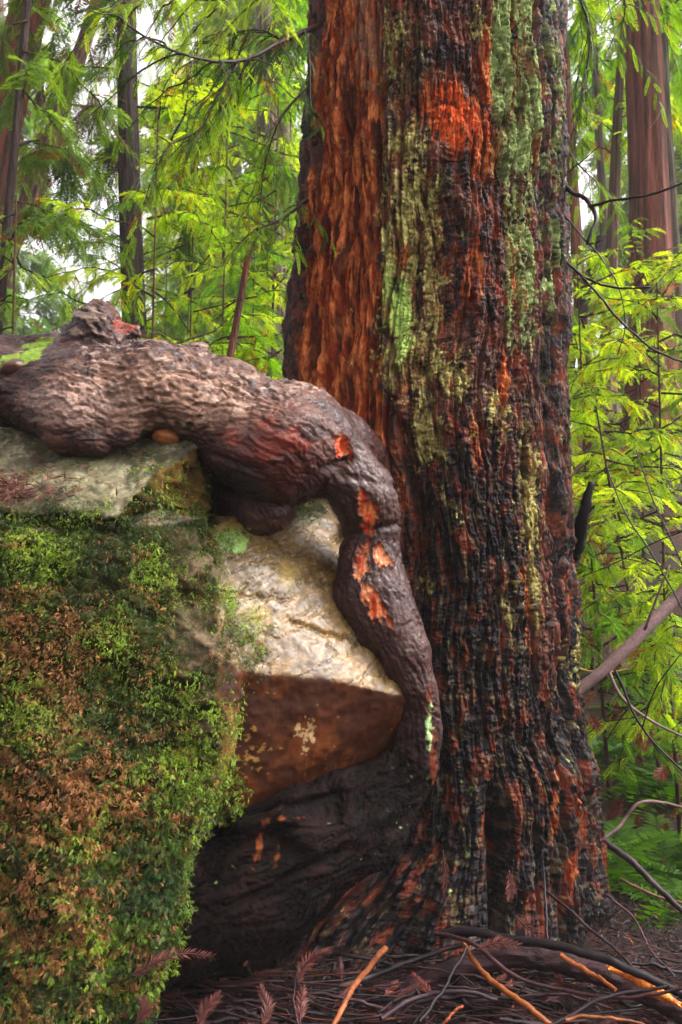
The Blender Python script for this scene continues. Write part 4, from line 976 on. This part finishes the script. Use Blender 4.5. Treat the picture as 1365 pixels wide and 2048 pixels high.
for k, (px, Y, lab) in enumerate(fsp):
    x = (px-682.5)*K*Y; b, t = make_fern(13, rng.uniform(0.4, 0.6)); r = empty('fern', (x, Y, float(g_h(x, Y))-0.01)); tag(r, lab, 'fern', 'ferns on the right slope')
    b.build('frond', M_needle, r); t.build('crown', M_stick, r)

# grey fallen pole and loose branches on the right slope
def stick(name, pts, r0, r1, col, lab, cat='stick', group=None, jit=0.08, n=8, extra=(), wob=0.004, mat=None):
    p = spline([P(*q) for q in pts], (6+5*len(pts)) if mat is None else 140); p += np.cumsum(rng.normal(size=p.shape)*wob*0.4, 0)
    b = Buf(); c1 = lin(col)
    cc = mixc(np.broadcast_to(c1, (len(p)*n, 3)), c1*0.45, sm(fbm(np.repeat(p[:, 0], n)*14, np.repeat(p[:, 1], n)*14, np.repeat(p[:, 2], n)*14, 2), -0.1, 0.5))
    V, F = tube_arr(p, np.linspace(r0, r1, len(p)), n, jit); b.add(V, F, cc)
    for e in (0, -1):
        ring = V[:n] if e == 0 else V[-n:]; i = np.arange(n)
        b.add(np.concatenate([ring, [p[e]]]), np.stack([np.full(n, n), (i+1) % n, i], 1) if e == 0 else np.stack([np.full(n, n), i, (i+1) % n], 1), c1)
    for pts2, a0, a1 in extra:
        p2 = spline([P(*q) for q in pts2], 12); b.tube(p2, np.linspace(a0, a1, 12), c1*0.8, 6, jit)
    if mat is not None:
        VV = b.V[0]; nn_ = VV-np.repeat(p, n, 0); nn_ /= np.linalg.norm(nn_, axis=1)[:, None]+1e-9
        b.V[0] = VV+nn_*(0.016*(turb(VV[:, 0]*4, VV[:, 1]*26, VV[:, 2]*26, 4)-0.5))[:, None]
    o = b.build(name, mat or M_stick, origin=p.mean(0)); tag(o, lab, cat, group); return o
M_log = surf_mat('wet_log', ((60, 0.8, 0.012, (0.15, 1, 1)), (200, 0.8, 0.005, (0.3, 1, 1))), var=0.6, vscale=110, vax=(0.15, 1, 1), rough=0.4, spec=0.15)
stick('fallen_pole', [(1120, 1410, 4.5), (1200, 1345, 4.55), (1290, 1260, 4.6), (1420, 1130, 4.7)], 0.027, 0.036, '6e5856', 'smooth grey fallen pole slanting up beside the trunk on the right', 'log', n=18, jit=0.03, wob=0.004,
      extra=[([(1215, 1335, 4.55), (1240, 1390, 4.5), (1300, 1440, 4.5), (1380, 1480, 4.4)], .010, .006), ([(1290, 1260, 4.55), (1320, 1180, 4.5), (1340, 1130, 4.5)], .008, .004)])
stick('fallen_branch', [(1190, 1690, 4.1), (1225, 1665, 4.15), (1290, 1608, 4.2), (1330, 1612, 4.2), (1400, 1625, 4.2)], 0.010, 0.006, '6a5450', 'pale crooked stick lying among the ferns at right', 'branch', 'fallen branches on the right slope', n=7)
stick('fallen_branch', [(1195, 1672, 3.9), (1260, 1715, 3.8), (1320, 1775, 3.7), (1400, 1850, 3.6)], 0.016, 0.012, '2c2022', 'dark smooth branch running down to the right edge', 'branch', 'fallen branches on the right slope', n=8)
stick('fallen_branch', [(1240, 1760, 3.8), (1300, 1790, 3.75), (1400, 1815, 3.7)], 0.007, 0.004, '5a3a30', 'thin brown branch below the dark smooth branch', 'branch', 'fallen branches on the right slope', n=6)
stick('fallen_branch', [(1230, 1340, 4.3), (1290, 1470, 4.2), (1380, 1560, 4.1)], 0.007, 0.005, '20181a', 'thin black branch arching in front of the grey pole', 'branch', 'fallen branches on the right slope', n=6,
      extra=[([(1260, 1410, 4.25), (1220, 1470, 4.25), (1200, 1510, 4.25)], .004, .002), ([(1285, 1455, 4.2), (1310, 1380, 4.2), (1360, 1310, 4.2)], .004, .003)])
stick('fallen_branch', [(1140, 1330, 4.6), (1190, 1345, 4.7), (1260, 1340, 4.8)], 0.005, 0.003, 'a0703a', 'thin tan branch touching the trunk above the grey pole', 'branch', 'fallen branches on the right slope', n=6)
for k, (pts, lab) in enumerate((([(1400, 1290, 4.2), (1330, 1150, 4.3), (1250, 1020, 4.4), (1215, 930, 4.5)], 'thin dark branch slanting across the lime saplings'),
                                ([(1400, 1050, 4.5), (1320, 1075, 4.6), (1230, 1120, 4.7), (1160, 1150, 4.8)], 'low thin branch reaching towards the trunk below the black stub'),
                                ([(1390, 1190, 4.4), (1340, 1080, 4.5), (1300, 990, 4.6), (1270, 900, 4.7)], 'thin bent branch hanging at the right edge'))):
    q = P(*pts[0]); stick('fallen_branch', [(1500, 1750, 4.3)]+pts, 0.008, 0.003, '2a1c1c', lab, 'branch', 'fallen branches on the right slope', n=6)

# ------------------------------------------------------------------ twig pile at the foot of the tree
def gz(px, py, lift=0.0):
    """distance at which this line of sight meets the ground (plus lift)"""
    Y = 3.2
    for _ in range(8):
        p = P(px, py, Y); Y -= (p[2]-float(g_h(p[0], p[1]))-lift)/(-(py-1024)*K-1e-6) if py > 1100 else 0
        Y = min(max(Y, 2.3), 6)
    return Y
def GP(px, py, lift): return (px, py, gz(px, py, lift))
G = 'twigs piled at the foot of the redwood'
stick('fallen_log', [(760, 2010, 3.12), (900, 1945, 3.12), (1030, 1912, 3.12), (1150, 1935, 3.05), (1290, 1985, 2.95), (1420, 2060, 2.85)], 0.043, 0.030, '2c181b', 'thick dark half-buried log in the twig pile, its right end split to orange wood', 'log', n=36, jit=0.01, mat=M_log, wob=0.0004)
T_ = [
    ([(880, 1868, 3.2), (950, 1862, 3.15), (1020, 1878, 3.08), (1120, 1895, 2.98), (1230, 1930, 2.88), (1340, 1975, 2.8), (1420, 2010, 2.75)], .017, .013, '1c1618', 'long black branch arched over the half-buried log'),
    ([(925, 1885, 3.1), (950, 1930, 3.0), (990, 1975, 2.9), (1050, 2020, 2.8), (1100, 2060, 2.75)], .008, .010, '74401e', 'bare orange branch slanting down through the middle of the pile'),
    ([(1120, 1910, 2.95), (1180, 1945, 2.88), (1230, 1975, 2.8)], .010, .006, '7c4420', 'short orange peeled stick on the black arched branch'),
    ([(665, 2060, 2.75), (700, 1985, 2.85), (740, 1925, 2.9), (767, 1893, 2.92)], .008, .010, '8a5030', 'upright tan stick leaning up at the left of the pile'),
    ([(870, 1868, 3.2), (950, 1890, 3.05), (1030, 1950, 2.95), (1120, 1975, 2.9), (1250, 1990, 2.8), (1400, 1965, 2.75)], .008, .005, '3a2224', 'long thin brown branch lying across the log'),
    ([(640, 1990, 3.0), (760, 1945, 3.1), (860, 1905, 3.15), (960, 1870, 3.2)], .012, .008, '1e181a', 'dark branch rising from left towards the arched branch'),
    ([(-40, 2062, 2.50), (120, 2005, 2.55), (220, 1975, 2.6), (290, 1952, 2.62)], .011, .008, '4a3032', 'damp brown branch lying at the foot of the mossy rock'),
    ([(-30, 2015, 2.50), (60, 2000, 2.52), (120, 1990, 2.55)], .005, .003, '2a2022', 'short dark twig beside the brown branch at lower left'),
    ([(490, 1930, 2.9), (495, 1905, 2.92), (505, 1880, 2.95)], .007, .006, '6a3c28', 'short upright brown stub under the root'),
    ([(760, 2040, 2.75), (860, 1990, 2.85), (930, 1985, 2.85), (1000, 2000, 2.85)], .009, .006, '2a1c20', 'dark curved stick in front of the log'),
    ([(1000, 2040, 2.7), (1100, 2050, 2.7), (1200, 2000, 2.75), (1340, 1975, 2.75)], .007, .005, '241a1e', 'thin dark stick along the lower right'),
    ([(1080, 1770, 3.5), (1150, 1830, 3.3), (1230, 1900, 3.1), (1290, 1960, 2.9)], .006, .005, '2e2226', 'slender grey-black twig leaning on the base of the trunk'),
    ([(1215, 1790, 3.6), (1260, 1830, 3.5), (1300, 1900, 3.3), (1350, 1960, 3.1)], .005, .004, '4a343a', 'thin twig draped beyond the right of the trunk base'),
    ([(1085, 1700, 3.45), (1086, 1760, 3.4), (1088, 1880, 3.2)], .003, .004, '2a2024', 'very thin upright twig against the trunk hollow'),
    ([(600, 2060, 2.7), (590, 1980, 2.8), (600, 1930, 2.85), (625, 1915, 2.9)], .004, .003, '3a262a', 'bent thin twig standing under the root'),
    ([(840, 2045, 2.7), (880, 1990, 2.8), (910, 1940, 2.9), (935, 1890, 3.0)], .005, .004, '1c1618', 'thin black twig crossing the orange branch'),
    ([(1130, 2040, 2.68), (1200, 2030, 2.7), (1290, 2050, 2.7)], .006, .004, '7a4422', 'small orange twig at the bottom of the pile'),
    ([(880, 2060, 2.68), (900, 2035, 2.7), (925, 2010, 2.75)], .005, .004, '7a3a1e', 'short rust red twig at the bottom of the pile'),
]
for pts, r0, r1, col, lab in T_: stick('twig', pts, r0, r1, col, lab, 'twig', G, n=8)
# split orange wood on the log
def split_wood():
    n = 60; b = Buf()
    u = np.linspace(0, 1, n); pth = spline([P(1215, 1935, 2.93), P(1260, 1950, 2.9), P(1300, 1975, 2.87), P(1360, 2010, 2.83)], n)
    wd = 0.028*np.sin(math.pi*np.clip(u, 0.02, 0.98))**0.6
    V = []; m = 8
    for k in range(n):
        for j in range(m):
            a = (j/(m-1)-0.5); V.append(pth[k]+np.array([0.4*a*wd[k], -0.012*math.cos(a*3), 2*a*wd[k]*0.8])+rng.normal(size=3)*0.0012)
    V = np.array(V); i = (np.arange(n-1)[:, None]*m+np.arange(m-1)[None]).ravel(); F = np.stack([i, i+m, i+m+1, i+1], 1)
    cc = mixc(np.broadcast_to(lin('a84a18'), (len(V), 3)), lin('e08a3c'), sm(fbm(V[:, 0]*15, V[:, 1]*15, V[:, 2]*150, 3), -0.4, 0.4))
    o = mesh_from('split_wood', V, F, M_stick, col=cc); return o
log = bpy.data.objects['fallen_log']; sw = split_wood(); md = sw.modifiers.new('t', 'SOLIDIFY'); md.thickness = 0.012
sw.parent = log; sw.matrix_parent_inverse = log.matrix_world.inverted()
sw.location = (-log.location[0], -log.location[1], -log.location[2]); sw.matrix_parent_inverse.identity()
# more random twigs
for k in range(16):
    px = rng.uniform(380, 1350); py = rng.uniform(1935, 2060); Y = gz(px, py, 0.06); l = rng.uniform(70, 170)*(1 if k % 2 else -1); a = rng.uniform(-0.35, 0.35)
    dx, dy = l*math.cos(a), abs(l)*math.sin(a)
    stick('twig', [(px-dx, py+dy*0.5+8, Y), (px-dx*0.3, py-14, Y+0.01), (px+dx*0.4, py-10, Y), (px+dx, py-dy*0.5+8, Y-0.02)], rng.uniform(.006, .010), .004, ['1a1214', '22181a', '2c1a1a'][k % 3], 'wet blackish branching twig lying across the heap of litter', 'twig', 'coarser dark twigs across the litter', n=7, wob=0.008,
          extra=[([(px+dx*0.4, py-10, Y), (px+dx*0.6, py-30, Y+0.02), (px+dx*0.75, py-44, Y+0.03)], .004, .002)])
for k in range(200):
    px = rng.uniform(330, 1400); py = rng.uniform(1905, 2090); Y = gz(px, py, 0.04)
    p0 = P(px, py, Y); a = rng.normal(0, 0.5)+(math.pi if rng.random() < .5 else 0); ln = rng.uniform(0.12, 0.6)
    n = 9; u = np.linspace(-0.5, 0.5, n)
    x = p0[0]+np.cos(a)*ln*u+np.cumsum(rng.normal(size=n)*0.004); y = p0[1]+np.sin(a)*ln*u*0.6
    z = g_h(x, y)+rng.uniform(0.01, 0.09)+0.10*rng.normal()*ln*u
    z = np.maximum(z, g_h(x, y)+0.006)
    b = Buf(); col = lin(['241a1c', '3a2428', '1c1618', '3e2422', '2a1c20', '4a3030', '5a2c1c'][rng.integers(0, 7)]); col = col*0.5; r0 = rng.uniform(0.0015, 0.005)*(2 if k % 7 == 0 else 1)
    pp = np.stack([x, y, z], 1); b.tube(pp, np.linspace(r0, r0*0.6, n), col, 6, 0.1)
    o = b.build('twig', M_stick, origin=pp.mean(0)); tag(o, 'small dark wet twig among the heaped litter', 'twig', 'small loose twigs in the litter')
# dead fronds
def dead_frond(path, ssc, col, lab, grp):
    p = spline([P(*q) for q in path], 12); b = Buf(); nd = Buf()
    b.tube(p, np.linspace(0.003, 0.001, 12), lin('3a2020'), 5)
    n = 40; t = np.linspace(0.1, 1, n)*11; i = np.minimum(t.astype(int), 10); fr = (t-i)[:, None]
    O = p[i]*(1-fr)+p[i+1]*fr; tg = p[i+1]-p[i]; tg /= np.linalg.norm(tg, axis=1)[:, None]
    vw = np.array([0, -0.9, 0.45]); sd = np.cross(tg, vw); sd /= np.linalg.norm(sd, axis=1)[:, None]+1e-9
    TV = np.array([(0, 0, 0), (0.45, 0.055, 0.02), (1, 0, -0.08), (0.45, -0.055, 0.0)]); T = (TV, np.array([[0, 1, 2, 3]]), np.array([.8, 1, 1.1, 1]))
    for s_ in (-1, 1):
        D = tg*0.85+sd*s_*0.65+rng.normal(size=(n, 3))*0.12
        c = mixc(np.broadcast_to(lin(col), (n, 3)), lin('2c1414'), rng.random(n)*0.8)
        nd.stamp(T, O, D, np.tile(vw, (n, 1))+rng.normal(size=(n, 3))*0.3, ssc*np.interp(np.linspace(0, 1, n), [0, .3, 1], [.7, 1.1, .5])*rng.uniform(0.8, 1.15, n), c)
    o = b.build('dead_frond', M_stick, origin=p.mean(0)); tag(o, lab, 'frond', grp)
    nn = nd.build('needles', M_dead, o, origin=p.mean(0)); return o
DG = 'dry redwood fronds on the twig pile'
df = [([(250, 1960, 2.60), (310, 1925, 2.62), (360, 1908, 2.64), (425, 1912, 2.66)], 'arched dry frond beside the foot of the mossy rock'),
      ([(595, 1975, 2.8), (605, 1940, 2.82), (625, 1915, 2.83), (663, 1900, 2.84)], 'upright dry frond curling right under the root'),
      ([(395, 2060, 2.6), (410, 2020, 2.62), (440, 1990, 2.64)], 'stiff red frond pointing up at the lower left'),
      ([(600, 2050, 2.65), (603, 2010, 2.7), (606, 1975, 2.75)], 'straight dry frond below the upright curling one'),
      ([(520, 2060, 2.62), (535, 2020, 2.65), (520, 1975, 2.7)], 'pale tan frond between the reddish ones'),
      ([(270, 2050, 2.55), (290, 2020, 2.56), (285, 1995, 2.57)], 'short red frond at the lower left edge of the pile'),
      ([(1018, 1740, 3.4), (1022, 1770, 3.38), (1020, 1800, 3.35)], 'brown frond hanging in the dark hollow of the trunk'),
      ([(886, 1700, 3.4), (892, 1760, 3.35), (900, 1850, 3.3)], 'long thin frond clinging to the trunk base'),
      ([(950, 1900, 3.0), (1000, 1885, 3.0), (1040, 1890, 3.0)], 'dark frond caught behind the arched branch'),
      ([(1030, 1830, 3.2), (1060, 1860, 3.15), (1095, 1880, 3.1)], 'dry frond fallen in front of the trunk hollow'),
      ([(360, 1490, 2.72), (380, 1475, 2.72), (392, 1455, 2.72)], 'red frond stuck in the moss beside the bare brown rock')]
for path, lab in df: dead_frond(path, 0.034, '6a382e', lab, DG if 'moss beside' not in lab else None)
for k in range(70):
    px = rng.uniform(260, 1400); py = rng.uniform(1930, 2080); Y = gz(px, py, 0.05); a = rng.uniform(0, 6.28); l = rng.uniform(25, 60)
    dead_frond([(px, py, Y), (px+l*math.cos(a), py+0.6*l*math.sin(a), Y-0.03*math.sin(a)), (px+2*l*math.cos(a), py+1.1*l*math.sin(a), Y-0.06*math.sin(a))], 0.024, ['6a2e2c', '4a2426', '8a3e2c'][k % 3], 'small dry reddish frond lying flat in the litter', 'small dry fronds in the litter')
# dry fronds hanging and lying on the right slope
for k in range(34):
    px = rng.uniform(1160, 1380); Y = rng.uniform(4.7, 6.4); x = (px-682.5)*K*Y; zg = float(g_h(x, Y)); py = 1024-(zg+rng.uniform(0.03, 0.9)*(1 if k % 2 else 0.08)-H)/(K*Y)
    a = rng.uniform(0.6, 2.4) if k % 2 else rng.uniform(0, 6.28); l = rng.uniform(14, 30)
    dead_frond([(px, py, Y), (px+l*math.cos(a), py+l*math.sin(a), Y-0.03), (px+2*l*math.cos(a), py+2*l*math.sin(a), Y-0.05)], 0.05, ['7a3420', '8a4a2a', '5a2820'][k % 3], 'rust brown dead frond caught among the ferns and saplings' if k % 2 else 'rust brown dead frond lying on the right slope', 'dead fronds caught among the saplings' if k % 2 else 'dead fronds lying on the right slope')
# needle litter
def litter():
    n = 45000; px = rng.uniform(-150, 1450, n); Y = rng.uniform(2.45, 4.6, n); x = (px-682.5)*K*Y
    z = g_h(x, Y)+rng.uniform(0.002, 0.03, n)**1.0
    O = np.stack([x, Y, z], 1); D = rand_unit(n); D[:, 2] *= 0.35
    TV = np.array([(0, 0, 0), (0.5, 0.07, 0.02), (1, 0, 0), (0.5, -0.07, 0.0)]); T = (TV, np.array([[0, 1, 2, 3]]), np.ones(4))
    c = mixc(np.broadcast_to(lin('120a09'), (n, 3)), lin('3a1c16'), rng.random(n)**2); c = mixc(c, lin('9a501e'), (rng.random(n) < 0.015)*1.)
    b = Buf(); b.stamp(T, O, D, np.tile([0, 0, 1.], (n, 1))+rng.normal(size=(n, 3))*0.5, rng.uniform(0.015, 0.05, n), c)
    o = b.build('needle_litter', M_dead); tag(o, 'dark reddish needle litter carpeting the ground under the twigs', 'litter', kind='stuff')
    # on the ledge of the boulder
    me = boulder.data; co, no = get_vn(me); U, V = UV(co)
    w_ = blob(U, V, 30, 985, 90, 28)*(no[:, 2] > 0.3)+0.02*(no[:, 2] > 0.5)*(U > -200)*(V < 1080)*(V > 900); m = 1500
    id_ = rng.choice(len(co), m, p=w_/w_.sum()); O = co[id_]+no[id_]*rng.uniform(0.002, 0.02, (m, 1)); D = rand_unit(m); D[:, 2] *= 0.3
    c = mixc(np.broadcast_to(lin('3a2020'), (m, 3)), lin('7a4438'), rng.random(m)); b = Buf()
    b.stamp(T, O, D, no[id_]+rng.normal(size=(m, 3))*0.4, rng.uniform(0.015, 0.045, m), c)
    o = b.build('needle_litter', M_dead); tag(o, 'small heap of dead needles on the ledge of the mossy rock', 'litter', kind='stuff')
litter()


# ------------------------------------------------------------------ air
def haze():
    bm = bmesh.new(); bmesh.ops.create_cube(bm, size=1)
    for v in bm.verts: v.co = (v.co.x*190, v.co.y*180+45, 26 if v.co.z > 0 else -4)
    me = bpy.data.meshes.new('haze'); bm.to_mesh(me); bm.free(); o = bpy.data.objects.new('haze', me); C.objects.link(o)
    m = bpy.data.materials.new('haze'); m.use_nodes = True; n = m.node_tree; n.nodes.clear()
    v = n.nodes.new('ShaderNodeVolumePrincipled'); v.inputs['Density'].default_value = 0.0014; v.inputs['Color'].default_value = (0.95, 0.95, 0.95, 1)
    out = n.nodes.new('ShaderNodeOutputMaterial'); n.links.new(v.outputs[0], out.inputs['Volume']); me.materials.append(m); tag(o, kind='stuff')
haze()
